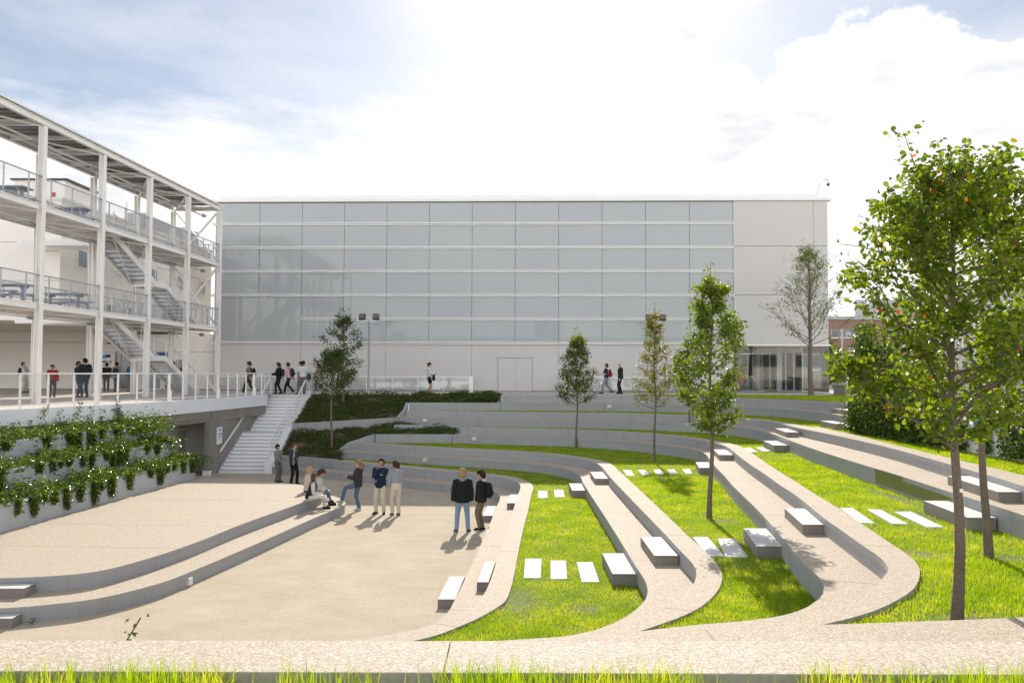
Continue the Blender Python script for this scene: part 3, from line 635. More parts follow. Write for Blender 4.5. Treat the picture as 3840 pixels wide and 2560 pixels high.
handrail('white handrail on the right stringer of the lower flight', [(-11.06,36.5,ZP+1.35),(-11.06,39.5,ZL+1.2)], [((-11.06,36.5,ZP+.4),(-11.06,36.5,ZP+1.36)),((-11.06,38,ZP+.95),(-11.06,38,ZP+2.05)),((-11.06,39.45,ZL+.2),(-11.06,39.45,ZL+1.2))])
handrail('white handrail on the right stringer of the upper flight', [(-11.1,40.62,ZL+1.35),(-11.1,43.7,1.15)], [((-11.1,40.62,ZL+.4),(-11.1,40.62,ZL+1.36)),((-11.1,42.2,ZL+1.0),(-11.1,42.2,ZL+2.15)),((-11.1,43.68,.1),(-11.1,43.68,1.15))])

# ------------------------------------------------------------------ planted slope between stairs and tiers
SLOPES = []
def patch(vs, fs, name='planted_slope'):
    m = MB(); m.add(vs, fs); o = m.build(name, M['soil']); tag(o, kind='structure'); SLOPES.append((vs, fs)); return o
patch([(-10.9,39.95,-1.40),(-5.6,40.75,-1.14),(-5.4,43.56,-.02),(-10.9,43.8,-.02)], [(0,1,2,3)])
patch([(-5.35,41.75,-.45),(-.62,41.75,-.42),(-.55,43.02,-.02),(-5.35,43.56,-.02)], [(0,1,2,3)])
patch([(-10.85,37.5,-2.76),(-7.95,36.1,-2.74),(-7.45,37.8,-2.3),(-6.4,38.1,-1.82),(-2.75,38.25,-1.78),(-2.6,38.75,-1.6),(-5.7,40.4,-1.45),(-10.85,39.6,-1.85)], [(0,1,2),(0,2,7),(2,3,6,7),(3,4,5,6)])
for nm, a, b, th, z0, z1, z2 in (('upper', (-10.9,39.75), (-5.65,40.55), .18, -2.2, -1.36, -1.08), ('shrub', (-5.35,41.55), (-.62,41.6), .16, -.8, -.37, -.37), ('low', (-6.45,37.85), (-2.82,37.95), .14, -2.2, -1.73, -1.73), ('mid', (-5.75,39.1), (-2.52,38.85), .14, -1.9, -1.36, -1.36), ('plaza', (-10.86,37.25), (-7.85,35.75), .18, -3.2, -2.66, -2.70)):
    lb = {'upper': 'plain grey retaining wall across the planted slope at landing height', 'shrub': 'plain grey retaining wall under the terrace shrubs', 'low': 'plain grey retaining wall under the middle planting bed', 'mid': 'plain grey wall behind the middle planting bed', 'plaza': 'plain grey retaining wall beside the stairs behind the two standing women'}[nm]
    d = Vector((b[0]-a[0], b[1]-a[1])).normalized(); nn = Vector((-d.y, d.x))*th
    m = MB(); q = [a, b, (b[0]+nn.x, b[1]+nn.y), (a[0]+nn.x, a[1]+nn.y)]; zs = [z1, z2, z2, z1]
    m.add([(x, y, z0) for x, y in q] + [(x, y, z) for (x, y), z in zip(q, zs)], [(3,2,1,0),(4,5,6,7),(0,1,5,4),(1,2,6,5),(2,3,7,6),(3,0,4,7)])
    o = m.build('retaining_wall', M['conc'], None, loc=(a[0], a[1], z0)); tag(o, lb, 'retaining wall', 'plain retaining walls of the planted slope')
def endwall(lb, pts, th=.14):
    """sloping end wall: pts (x,y,ztop), bottom 1 m lower"""
    m = MB()
    for (a, b) in zip(pts, pts[1:]):
        d = Vector((b[0]-a[0], b[1]-a[1])).normalized(); nn = Vector((-d.y, d.x))*th
        vs = [(a[0],a[1],a[2]-1.1),(b[0],b[1],b[2]-1.1),(b[0],b[1],b[2]),(a[0],a[1],a[2])]; vs += [(x+nn.x, y+nn.y, z) for x, y, z in vs]
        m.add(vs, [(3,2,1,0),(4,5,6,7),(0,1,5,4),(1,2,6,5),(2,3,7,6),(3,0,4,7)])
    o = m.build('end_wall', M['conc'], None, loc=pts[0]); tag(o, lb, 'end wall', 'sloping end walls of the tiers')
endwall('sloping grey end wall closing the second tier at the planting', [(-8.02,36.95,-2.45),(-7.55,37.45,-2.06),(-6.5,37.95,-1.73)])
endwall('sloping grey end wall closing the fourth tier at the planting', [(-5.7,40.25,-1.06),(-5.42,40.85,-.69),(-5.38,41.6,-.37)])
endwall('short dark sloping end wall at the left end of the topmost tier', [(-.66,41.62,-.37),(-.52,42.45,-.01)])

# ------------------------------------------------------------------ railing along the terrace edge
t = thing('terrace_railing', 'white post railing with wire mesh along the terrace edge', 'railing', (EDGE[0][0], EDGE[0][1], 0), 'white railings of the terrace')
RL = offset(EDGE, .14); RL = RL[2:] 
m = MB()
for a, b in zip(RL, RL[1:]): m.beam((*a, 1.13), (*b, 1.13), .055, .05)
m.build('top_rail', M['trim'], t)
m = MB()
for a, b in zip(RL, RL[1:]): m.beam((*a, .12), (*b, .12), .03, .035)
m.build('bottom_rail', M['trim'], t)
acc = 0; last = None; posts = []
for a, b in zip(RL, RL[1:]):
    s = math.dist(a, b); k = acc
    while k < s:
        f = k/s; posts.append((a[0]+(b[0]-a[0])*f, a[1]+(b[1]-a[1])*f)); k += 1.02
    acc = k - s
for i, p in enumerate(posts):
    m = MB(); m.bx(p[0]-.028, p[0]+.028, p[1]-.028, p[1]+.028, -.02, 1.105)
    if i % 4 == 1: m.bx(p[0]-.05, p[0]+.06, p[1]-.075, p[1]-.03, -.3, 1.10); m.bx(p[0]+.06, p[0]+.11, p[1]-.075, p[1]-.03, -.3, .42)
    m.build('post', M['trim'], t)
def wires(m, a, b, z0, z1, sp=.085, r=.0022):
    """diamond wire mesh between two points"""
    a, b = Vector((*a, 0)), Vector((*b, 0)); Lh = (b-a).length; d = (b-a)/Lh; h = z1-z0; k = -h
    while k < Lh:
        for sgn in (1, -1):
            u0, u1 = k, k+h; lo, hi = (z0, z1) if sgn > 0 else (z1, z0)
            if u0 < 0: lo = lo + (hi-lo)*(-u0/h); u0_ = 0
            else: u0_ = u0
            u1_ = u1; hi_ = hi
            if u1 > Lh: hi_ = lo + (hi-lo)*((Lh-u0_)/(u1-u0_)); u1_ = Lh
            if u1_ - u0_ > .02: m.tube([a+d*u0_+Vector((0,0,lo)), a+d*u1_+Vector((0,0,hi_))], r, 3, cap=False)
        k += sp
m = MB()
for i in range(0, len(RL)-2, 2):
    if RL[i][1] < 36: wires(m, RL[i], RL[i+2], .14, 1.1)
m.build('wire_mesh', M['galv'], t)
# ------------------------------------------------------------------ white steel gallery on the left
def W(d, off, z): return (-16.93 + .0514*(d-45.8) + off, d, z)
ROT = -math.atan(.0514)
gal = thing('steel_gallery', 'three storey white steel gallery with open decks, railings and stairs', 'gallery', W(45.8, 0, 0))
BAYS = [21.8, 25.8, 29.8, 33.8, 37.8, 41.8, 45.8]; WID = -2.7; LVL = [3.76, 7.48, 10.72]
def hsec(m, d, off, z0, z1, s=.215):
    c = W(d, off, 0)
    for sx in (-1, 1): m.box((c[0]+sx*(s/2-.012), c[1], (z0+z1)/2), (.024, s, z1-z0), ROT)
    m.box((c[0], c[1]+.02, (z0+z1)/2), (s-.05, .02, z1-z0), ROT)
for d in BAYS:
    for off in (0, WID):
        m = MB(); hsec(m, d, off, -.05, LVL[2]-.27); m.build('column', M['steel'], gal)
def ibeam(m, p, q, h=.23, w=.14):
    m.beam((p[0],p[1],p[2]-.012), (q[0],q[1],q[2]-.012), w, .024); m.beam((p[0],p[1],p[2]-h+.012), (q[0],q[1],q[2]-h+.012), w, .024)
    m.beam((p[0],p[1],p[2]-h/2), (q[0],q[1],q[2]-h/2), .03, h-.048)
for li, z in enumerate(LVL):
    for a, b in zip(BAYS, BAYS[1:]):
        for off in (0, WID):
            m = MB()
            if li < 2: ibeam(m, W(a+.15, off, z), W(b-.15, off, z))
            else: ibeam(m, W(a, off, z), W(b, off, z), .22, .15)
            m.build('edge_beam', M['steel'], gal)
    for d in BAYS:
        m = MB(); ibeam(m, W(d, -.15, z-.02), W(d, WID+.15, z-.02), .22, .14); m.build('cross_beam', M['steel'], gal)
    m = MB()        # plan bracing and the middle service rail
    for a, b in zip(BAYS, BAYS[1:]):
        m.beam(W(a, -.1, z-.24), W(b, WID+.1, z-.24), .07, .07); m.beam(W(a, WID+.1, z-.262), W(b, -.1, z-.262), .06, .06)
        m.beam(W((a+b)/2, -.1, z-.14), W((a+b)/2, WID+.1, z-.14), .09, .14)
    m.build('plan_bracing', M['steel'], gal)
    m = MB(); m.beam(W(BAYS[0], WID*.5, z-.36), W(46.3, WID*.5, z-.36), .12, .05); m.beam(W(BAYS[0], WID*.62, z-.40), W(45.6, WID*.62, z-.40), .05, .05)
    m.build('cable_tray', M['steel'], gal)
    m = MB()
    if li < 2:      # deck of narrow planks
        for k in range(10):
            o0 = -.09 + (WID+.18)*k/10; o1 = -.09 + (WID+.18)*(k+1)/10 + .012
            for s0, s1 in (((BAYS[0], 35.6), (45.9, None)) if k in (3, 4, 5, 6) and False else ((BAYS[0], 46.0),)):
                p, q = W(s0, (o0+o1)/2, z+.0), W(s1, (o0+o1)/2, z+.0); m.beam(p, q, abs(o1-o0), .05)
        m.build('floor_deck', M['steel'], gal)
    else:
        for k in range(int((46-BAYS[0])/.5)):
            d0 = BAYS[0]-.1 + .5*k; h = .04
            m.beam(W(d0+.12, .08, z+.02), W(d0+.12, WID-.08, z+.02), .10, .05); m.beam(W(d0+.25, .08, z+.06), W(d0+.25, WID-.08, z+.06), .52, .03)
        m.build('roof_deck', M['deck'], gal)
        m = MB()
        for off in (.13, WID-.13): m.beam(W(BAYS[0], off, z+.055), W(46.1, off, z+.055), .03, .07)
        m.beam(W(46.08, .12, z+.071), W(46.08, WID-.12, z+.056), .03, .068); m.build('roof_edge', M['trim'], gal)
zz = [0.05] + LVL
for i in range(3):          # cross bracing of the end frame
    a, b = zz[i]+.1, zz[i+1]-.35
    MB().beam(W(45.78, -.16, b), W(45.78, WID+.16, a), .10, .10).build('brace', M['steel'], gal)
    MB().beam(W(45.88, WID+.16, b), W(45.88, -.16, a), .10, .10).build('brace', M['steel'], gal)
for li, z in enumerate(LVL[:2]):
    for off, nm in ((-.02, 0), (WID+.02, 1)):
        m = MB(); m.beam(W(BAYS[0], off, z+1.06), W(45.9, off, z+1.06), .04, .04); m.beam(W(BAYS[0], off, z+.1), W(45.9, off, z+.1), .03, .03)
        d = BAYS[0]+.6
        while d < 45.9: m.beam(W(d, off, z), W(d, off, z+1.05), .035, .045, up=(0, 1, 0)); d += 1.333
        r = m.build('railing', M['galv'], gal)
        m = MB(); p, q = W(BAYS[0]+3, off, 0), W(45.9, off, 0); wires(m, p[:2], q[:2], z+.12, z+1.04, .10, .0028); m.build('wire_mesh', M['galv'], r)
    m = MB(); m.beam(W(45.92, -.1, z+1.06), W(45.92, WID+.1, z+1.06), .04, .04)
    for k in range(1, 4): m.beam(W(45.92, WID*k/4, z), W(45.92, WID*k/4, z+1.05), .035, .04, up=(0, 1, 0))
    m.build('railing', M['galv'], gal)
for z in LVL:               # tubular lights under the beams
    for d in (27.5, 31.6, 35.6, 39.5, 43.0):
        c = W(d, WID*.5, z-.46); m = MB(); m.tube([(c[0], d-.45, c[2]), (c[0], d-.4, c[2]), (c[0], d+.4, c[2]), (c[0], d+.45, c[2])], [.04, .065, .065, .04], 10)
        m.beam((c[0], d, c[2]), (c[0], d, c[2]+.1), .03, .03, up=(0, 1, 0)); m.build('light_fitting', M['galv'], gal, smooth=True)
    c = W(46.25, WID*.42, z-.42); MB().ell(c, (.16, .16, .11)).build('round_floodlight', M['galv'], gal, smooth=True)
# two stair runs between the column rows
def gstair(z0, z1, d0, d1):
    """climbs towards the camera: low end at d1 (far), high end at d0 (near)"""
    xo0, xo1 = -1.95, -.75
    root = MB(); mid = (d0+d1)/2; zm = (z0+z1)/2
    n = 11
    st = None
    m = MB(); m2 = MB()
    for (a, za, b, zb) in ((d1, z0, mid+.55, zm), (mid-.55, zm, d0, z1)):
        for off in (xo0, xo1):
            m.beam(W(a, off, za-.02), W(b, off, zb-.02), .06, .26)
        for k in range(1, n):
            f = k/n; d = a+(b-a)*f; z = za+(zb-za)*f
            m2.beam(W(d, xo0+.03, z), W(d, xo1-.03, z), .30, .035); m2.beam(W(d+.14, xo0+.03, z-.08), W(d+.14, xo1-.03, z-.08), .012, .12)
        m.beam(W(a, xo0, za+.95), W(b, xo0, zb+.95), .04, .04); m.beam(W(a, xo1, za+.95), W(b, xo1, zb+.95), .04, .04)
        for f in (.02, .33, .66, .98):
            d = a+(b-a)*f; z = za+(zb-za)*f
            for off in (xo0, xo1): m.beam(W(d, off, z-.05), W(d, off, z+.95), .035, .035, up=(0, 1, 0))
        m.beam(W(a, xo0, za-.14), W(b, xo1, zb-.14), .04, .05)
    for off in (xo0, xo1):
        m.beam(W(mid-.6, off, zm-.02), W(mid+.6, off, zm-.02), .06, .26); m.beam(W(mid-.6, off, zm+.95), W(mid+.6, off, zm+.95), .04, .04)
    m.beam(W(mid-.58, xo0, zm-.03), W(mid-.58, xo1, zm-.03), .06, .26); m.beam(W(mid+.58, xo0, zm-.03), W(mid+.58, xo1, zm-.03), .06, .26)
    m2.beam(W(mid-.6, (xo0+xo1)/2, zm+.02), W(mid+.6, (xo0+xo1)/2, zm+.02), abs(xo1-xo0), .04)
    s = m.build('stair_frame', M['steel'], gal); m2.build('stair_treads', M['galv'], s)
gstair(LVL[0], LVL[1], 36.0, 45.2); gstair(.02, LVL[0], 36.0, 45.2)
# bridges to the building behind
for z in LVL[:2]:
    m = MB(); m.beam(W(38.6, WID-.2, z+.0), W(38.6, -6.3, z+.0), 1.5, .06)
    for d in (37.85, 39.35): m.beam(W(d, WID-.15, z-.16), W(d, -6.3, z-.16), .12, .26); m.beam(W(d, WID-.15, z+1.05), W(d, -6.3, z+1.05), .04, .04)
    m.build('bridge', M['steel'], gal)
# picnic tables on the decks
def table(lb, d, off, z):
    c = W(d, off, z)
    t = thing('picnic_table', lb, 'picnic table', (c[0], c[1], z), 'grey picnic tables on the gallery decks')
    MB().bx(-.85, .85, -.36, .36, .70, .76).build('table_top', M['table'], t, world=False, bevel=.008)
    for y in (-.72, .72): MB().bx(-.8, .8, y-.15, y+.15, .41, .46).build('bench', M['table'], t, world=False, bevel=.008)
    for x in (-.6, .6):
        m = MB()
        m.bx(x-.04, x+.04, -.3, .3, .62, .70); m.bx(x-.05, x+.05, -.05, .05, .02, .62); m.bx(x-.04, x+.04, -.82, .82, .33, .41)
        for y in (-.72, .72): m.bx(x-.035, x+.035, y-.04, y+.04, .02, .33)
        m.build('trestle', M['table'], t, world=False)
table('grey picnic table on the first deck behind the second column', 34.2, -1.75, LVL[0]+.025)
table('grey picnic table on the first deck at the left picture edge', 30.6, -1.75, LVL[0]+.025)
table('grey picnic table on the second deck below the white penthouse', 34.4, -1.75, LVL[1]+.025)
table('grey picnic table on the second deck at the left picture edge', 30.4, -1.75, LVL[1]+.025)

# ------------------------------------------------------------------ glass building
AF = math.radians(1.8); P0 = Vector((0, 50.5, 0)); DR = Vector((math.cos(AF), -math.sin(AF), 0)); NF = Vector((math.sin(AF), math.cos(AF), 0))
def FP(s, o, z): p = P0 + DR*s + NF*o; return (p.x, p.y, z)
def fbox(m, s0, s1, o0, o1, z0, z1, mi=0):
    c = FP((s0+s1)/2, (o0+o1)/2, (z0+z1)/2); return m.box(c, (abs(s1-s0), abs(o1-o0), abs(z1-z0)), -AF, mi)
gb = thing('glass_building', 'wide white building with a grid of frosted grey glass panes', 'building', FP(0, 0, 0))
m = MB(); fbox(m, -19.2, 19.86, .12, 18, 2.96, 12.1); fbox(m, -19.2, 13.95, .121, 18, -.1, 2.96); m.build('building_core', M['wall'], gb)
SE = [-19.15,-16.28,-13.53,-10.79,-8.05,-5.31,-2.57,.19,2.95,5.70,8.46,11.22,13.95]; ZE = [12.1,10.67,9.14,7.62,6.09,4.57,3.05]
m = MB(); fbox(m, -19.15, 13.95, .06, .119, 3.0, 12.1); m.build('glazing_backing', M['joint'], gb)
for i in range(12):
    for j in range(6):
        if i < 2 and j >= 4:
            continue
        m = MB(); fbox(m, SE[i]+.013, SE[i+1]-.013, .0, .05, ZE[j+1]+.06, ZE[j]-.06); m.build('glass_pane', M['panel'], gb)
m = MB(); fbox(m, SE[0]+.013, SE[2]-.013, .0, .05, ZE[6]+.06, ZE[4]-.06); m.build('glass_pane', M['panel'], gb)
for j, z in enumerate(ZE[1:]):
    s0 = -13.52 if j == 4 else -19.35
    m = MB(); fbox(m, s0, 14.0, -.10, .045, z+.015, z+.075); fbox(m, s0, 14.0, -.085, .045, z-.075, z-.02); m.build('glazing_bar', M['trim'], gb)
# lower rendered wall in large panels
edges = [-19.2, -13.53, -8.05, -2.57, 2.95, 8.46, 13.95]
for a, b in zip(edges, edges[1:]):
    m = MB(); fbox(m, a+.008, b-.008, .02, .118, -.05, 2.95); m.build('wall_panel', M['wall'], gb)
m = MB()
fbox(m, 13.97, 18.98, .0, .118, 9.235, 12.09); fbox(m, 13.97, 18.98, .0, .118, 6.155, 9.205); fbox(m, 13.97, 18.98, .0, .118, 2.98, 6.125)
fbox(m, 19.0, 19.86, .0, .118, 9.235, 12.09); fbox(m, 19.0, 19.86, .002, .118, 2.98, 9.205)
m.build('end_wall_panels', M['wall'], gb)
m = MB(); fbox(m, -19.55, 20.1, -.14, 18.2, 12.101, 12.27); m.build('fascia', M['trim'], gb, bevel=.01)
m = MB(); k = -18.94
while k < 19.4: fbox(m, k, min(k+2.735, 19.5)-.012, .28, .34, 12.271, 12.60); k += 2.735
m.build('parapet', M['parapet'], gb)
m = MB(); fbox(m, 13.9, 19.98, -.05, .10, 2.93, 3.02); m.build('soffit_trim', M['trim'], gb)
m = MB(); fbox(m, -.875, .195, .004, .019, .04, 2.11); fbox(m, .207, 1.275, .004, .019, .04, 2.11)
dr = m.build('door', M['wall'], gb); m = MB(); fbox(m, -.90, -.878, -.002, .0195, .0, 2.14); fbox(m, 1.278, 1.30, -.002, .0195, .0, 2.14); fbox(m, -.96, 1.36, -.012, .0195, 2.115, 2.14); fbox(m, .195, .207, .008, .0195, .0, 2.11); m.build('door_frame', M['joint'], dr)
m = MB(); fbox(m, -19.2, 13.95, .015, .0195, -.02, .06); m.build('plinth_shadow_gap', M['joint'], gb)
# glazed lobby corner
m = MB(); fbox(m, 13.98, 19.86, .05, .075, .02, 2.93); m.build('lobby_glass', M['clear'], gb)
m = MB(); fbox(m, 19.84, 19.865, .08, 17.9, .02, 2.93); m.build('lobby_glass', M['clear'], gb)
m = MB(); fbox(m, 19.835, 19.872, .04, .1, .0, 2.95); m.build('corner_bead', M['joint'], gb)
m = MB(); fbox(m, 13.96, 19.86, .13, 18, 2.90, 2.955); m.build('lobby_ceiling', M['conc_raw'], gb)
for f, w in ((.02, .16), (.22, .30), (.40, .3), (.62, .28), (.84, .34)):
    s = 14.4+(18.3-14.4)*f; o = 10.5+(1.7-10.5)*f
    m = MB(); fbox(m, s-w/2, s+w/2, o-.15, o+.15, 0, 2.9); m.build('lobby_column', M['wall'], gb)
m = MB()
for f in np.linspace(0, 1, 15):
    s = 14.2+(18.6-14.2)*f; o = 11+(1.2-11)*f; fbox(m, s-.03, s+.03, o-.03, o+.03, 0, 2.62)
a, b = FP(14.2, 11, 2.62), FP(18.6, 1.2, 2.62); m.beam(a, b, .08, .10); m.beam((a[0], a[1], 2.75), (b[0], b[1], 2.75), .06, .26); m.beam((a[0], a[1], .06), (b[0], b[1], .06), .06, .1)
m.build('lobby_glazing_frame', M['trim'], gb)
m = MB(); m.beam((a[0], a[1], 1.3), (b[0], b[1], 1.3), .012, 2.5); m.build('lobby_inner_glass', M['clear'], gb)
m = MB(); a2, b2 = FP(15.3, 9, 1.0), FP(18.2, 2.5, 1.0); m.beam(a2, b2, .03, .05); m.build('door_bar', M['galv'], gb)
text_obj('POSITUM', .16, FP(19.0, .044, 1.42), M['white_sign'], gb, -AF, name='glass_lettering')
# objects seen in the lobby
o = thing('folded_parasol', 'red folded parasol standing in the lobby behind the glass', 'parasol', FP(14.95, 2.2, 0))
MB().tube([(0,0,.35),(0,0,.6),(0,0,1.2),(0,0,1.75),(0,0,1.9)], [.10,.15,.11,.05,.02], 8).build('canopy', M['red'], o, smooth=True, world=False)
MB().tube([(0,0,0),(0,0,2.0)], .02, 8).tube([(0,0,0),(0,0,.06)], .2, 12).build('pole', M['galv'], o, world=False)
o = thing('trestle_rack', 'grey metal A-shaped trestle rack on the lobby floor', 'rack', FP(15.6, 2.0, 0))
m = MB()
for k in range(5):
    x = -.3+.15*k; m.beam((x*.3, 0, 1.0), (x*2, -.3, 0), .035, .035); m.beam((x*.3, 0, 1.0), (x*2, .3, 0), .035, .035)
m.beam((-.7,-.3,.05),(.7,-.3,.05),.05,.06); m.beam((-.7,.3,.05),(.7,.3,.05),.05,.06); m.beam((-.15,0,1.0),(.15,0,1.0),.05,.05); m.build('frame', M['galv'], o, world=False)
o = thing('orange_bin', 'orange and red drum bin at the lobby wall edge', 'bin', FP(14.25, 1.5, 0))
MB().tube([(0,0,0),(0,0,.05),(0,0,.85),(0,0,.9)], [.2,.24,.24,.22], 14).build('drum', surf('orange_plastic', (.55,.20,.05), .5, .1), o, smooth=False, world=False)
MB().tube([(0,0,.9),(0,0,.96)], [.25,.22], 14).build('lid', M['red'], o, world=False)

# glass balustrades in front of the facade
for s0, s1, lb in ((-18.6, -2.6, 'long glass balustrade with white rail in front of the left facade'), (3.4, 13.7, 'glass balustrade with white rail behind the two walking men')):
    t = thing('glass_balustrade', lb, 'balustrade', FP(s0, -1.2, 0), 'glass balustrades in front of the facade')
    m = MB(); fbox(m, s0, s1, -1.22, -1.17, .90, .95); m.build('rail', M['trim'], t)
    n = int((s1-s0)/1.6); dd = (s1-s0)/n
    for k in range(n):
        m = MB(); fbox(m, s0+dd*k+.03, s0+dd*(k+1)-.03, -1.2, -1.188, .06, .88); m.build('glass_panel', M['balus'], t)
    for k in range(n+1): m = MB(); fbox(m, s0+dd*k-.015, s0+dd*k+.015, -1.21, -1.18, 0, .9); m.build('post', M['trim'], t)
    m = MB()
    if s0 < 0: fbox(m, s1-.02, s1+.22, -1.23, -1.16, 0, .97)
    else: fbox(m, s0-.14, s0+.04, -1.23, -1.16, 0, .97)
    m.build('end_post', M['trim'], t)

# floodlight poles, roof camera
def flood(lb, x, y):
    t = thing('floodlight_pole', lb, 'floodlight', (x, y, 0), 'twin floodlight poles in front of the facade')
    MB().tube([(0,0,0),(0,0,.02),(0,0,4.28)], [.10,.062,.05], 12).build('pole', M['galv'], t, smooth=True, world=False)
    MB().tube([(0,0,0),(0,0,.03)], .17, 12).build('base_plate', M['galv'], t, world=False)
    MB().bx(-.52, .52, -.03, .03, 4.26, 4.31).build('cross_arm', M['galv'], t, world=False)
    for sx in (-1, 1):
        R = Matrix.Rotation(math.radians(-24), 3, 'X') @ Matrix.Rotation(sx*.12, 3, 'Z')
        hd = MB(); hd.box((sx*.42, 0, 4.57), (.40, .20, .36), 0, 0, R); h = hd.build('lamp_head', M['dark'], t, world=False, bevel=.02)
        q = MB(); q.box(Vector((sx*.42, 0, 4.57)) + R @ Vector((0, -.105, 0)), (.35, .01, .31), 0, 0, R); q.build('lens', M['bark'], h, world=False)
        b = MB(); b.beam((sx*.42-.22, 0, 4.33), (sx*.42-.22, 0, 4.57), .02, .03); b.beam((sx*.42+.22, 0, 4.33), (sx*.42+.22, 0, 4.57), .02, .03); b.beam((sx*.42-.22, 0, 4.33), (sx*.42+.22, 0, 4.33), .02, .03); b.build('bracket', M['galv'], h, world=False)
flood('grey pole with two dark floodlights right of the left twin trees', -8.74, 48.6)
flood('pole with two dark floodlights hidden behind the reddish thin tree', 8.75, 48.4)
c = FP(19.45, .45, 12.6); t = thing('security_camera', 'dome security camera on a curved bracket at the roof corner', 'camera', c)
MB().tube([(0,0,-.02),(.02,0,.45),(.18,0,.78),(.36,0,.92),(.66,0,.95)], .025, 8).build('bracket', M['galv'], t, smooth=True, world=False)
MB().tube([(.66,0,.97),(.66,0,.80),(.66,0,.68)], [.05,.12,.12], 10).build('housing', M['trim'], t, smooth=True, world=False)
MB().ell((.66,0,.66), (.10,.10,.14)).build('dome', M['dark'], t, smooth=True, world=False)
# ------------------------------------------------------------------ cream building on the left with its entrance
lbd = thing('cream_building', 'cream rendered building behind the steel gallery with small windows', 'building', (-24, 45, 0))
def LX(d): return -22.5 + .0514*(d-40)
m = MB(); m.add([(x, y, z) for z in (3.72, 9.72) for x, y in ((-60,39.5),(LX(39.5),39.5),(LX(57),57),(-60,57))], [(3,2,1,0),(4,5,6,7),(0,1,5,4),(1,2,6,5),(2,3,7,6),(3,0,4,7)])
m.build('upper_floors', M['wall_cream'], lbd)
m = MB()      # shadow gaps between the render panels
m.bx(-60, -22.55, 39.488, 39.499, 7.60, 7.63); m.bx(-60, -22.55, 39.488, 39.499, 5.68, 5.705); m.bx(-23.6, -23.58, 39.488, 39.499, 3.75, 9.7)
m.beam((LX(40)+.004, 40, 7.615), (LX(57)+.004, 57, 7.615), .01, .03); m.build('panel_joints', surf('joint_line', (.45,.40,.35), .9, .05), lbd)
m = MB(); m.add([(x, y, z) for z in (9.721, 9.86) for x, y in ((-60,39.38),(LX(39.4)+.12,39.38),(LX(57)+.12,57),(-60,57))], [(3,2,1,0),(4,5,6,7),(0,1,5,4),(1,2,6,5),(2,3,7,6),(3,0,4,7)]); m.build('roof_edge', M['trim'], lbd)
for d, z0, z1, w in ((41.3,6.62,7.45,.78),(45.2,6.6,7.45,.8),(48.7,6.6,7.45,.8),(52.2,6.6,7.45,.8),(55.6,6.6,7.45,.8),(44.0,4.3,4.85,.9),(46.0,4.3,4.85,.9),(50.3,4.3,4.85,.9)):
    x = LX(d)
    m = MB(); m.beam((x+.03, d-w/2-.05, (z0+z1)/2), (x+.03, d+w/2+.05, (z0+z1)/2), .05, z1-z0+.1); f = m.build('window', M['trim'], lbd)
    m = MB(); m.beam((x+.045, d-w/2, (z0+z1)/2), (x+.045, d+w/2, (z0+z1)/2), .04, z1-z0); m.build('pane', M['win_glass'], f)
m = MB(); m.bx(-25.6, -23.0, 40.6, 43.6, 9.861, 10.98); pb = m.build('roof_penthouse', M['wall_cream'], lbd)
m = MB(); m.bx(-25.75, -22.8, 40.45, 43.7, 10.981, 11.06); m.build('penthouse_roof', M['dark'], pb)
m = MB(); m.bx(-23.72, -23.47, 40.58, 40.598, 9.98, 10.36); m.build('red_sign', M['red'], pb)
m = MB(); m.bx(-23.0, -21.9, 47, 52.5, 9.861, 10.6); m.bx(-22.8, -22.0, 53.4, 55.6, 9.861, 10.9); m.build('roof_units', M['grey_panel'], lbd)
m = MB(); m.tube([(-22.4,45.8,9.86),(-22.4,45.8,11.0)], .10, 10); m.build('vent_pipe', M['trim'], lbd)
# ground floor and entrance facing the camera
m = MB(); m.bx(-60, -27.42, 52.0, 60, -.1, 3.719); m.build('ground_floor', M['wall_cream'], lbd)
m = MB(); m.bx(-27.4, -19.32, 51.5, 56, -.1, 3.60); m.build('entrance_block', M['wall_cream'], lbd)
m = MB(); m.bx(-60, -27.43, 51.99, 51.999, 3.05, 3.075); m.bx(-27.4, -19.33, 51.49, 51.499, 2.44, 2.465); m.bx(-25.6, -25.58, 51.49, 51.499, 0, 2.44); m.bx(-21.0, -20.98, 51.49, 51.499, 0, 2.44); m.bx(-60, -19.35, 51.48, 51.489, -.0, .07); m.build('entrance_joints', M['joint'], lbd)
def ent(nm, x0, x1, z0, z1, mat, o=.03, par=None):
    return MB().bx(x0, x1, 51.49-o, 51.498, z0, z1).build(nm, M[mat], par or lbd)
fr = ent('entrance_door', -27.15, -26.6, .02, 2.4, 'trim', .04); ent('door_glass', -27.1, -26.65, .1, 2.3, 'glass_dark', .06, fr)
fr = ent('entrance_door', -25.55, -23.9, .02, 2.42, 'trim', .04); ent('door_glass', -25.25, -24.2, .05, 2.32, 'glass_dark', .06, fr)
fr = ent('entrance_window', -24.0+.2, -22.6, .02, 1.7, 'trim', .04); ent('pane', -23.7, -22.7, .1, 1.6, 'win_glass', .06, fr)
fr = ent('entrance_door', -22.45, -21.1, .02, 2.42, 'trim', .04); ent('door_glass', -22.35, -21.85, .05, 1.95, 'glass_dark', .06, fr); ent('door_glass', -21.7, -21.2, .05, 1.95, 'glass_dark', .06, fr)
ent('fire_sign', -28.2+2.0, -25.35, 2.92, 3.16, 'white_sign', .02); ent('fire_sign_red', -26.18, -25.8, 2.94, 3.06, 'red', .03); ent('fire_sign_red', -25.74, -25.38, 2.96, 3.10, 'red', .03)
ent('notice', -25.9, -25.66, 1.75, 2.2, 'white_sign', .02)
b = ent('blue_notice', -23.4, -21.9, 1.72, 2.42, 'blue_sign', .05); text_obj('BIENVENIDOS', .16, (-22.65, 51.43, 1.98), M['white_sign'], b)
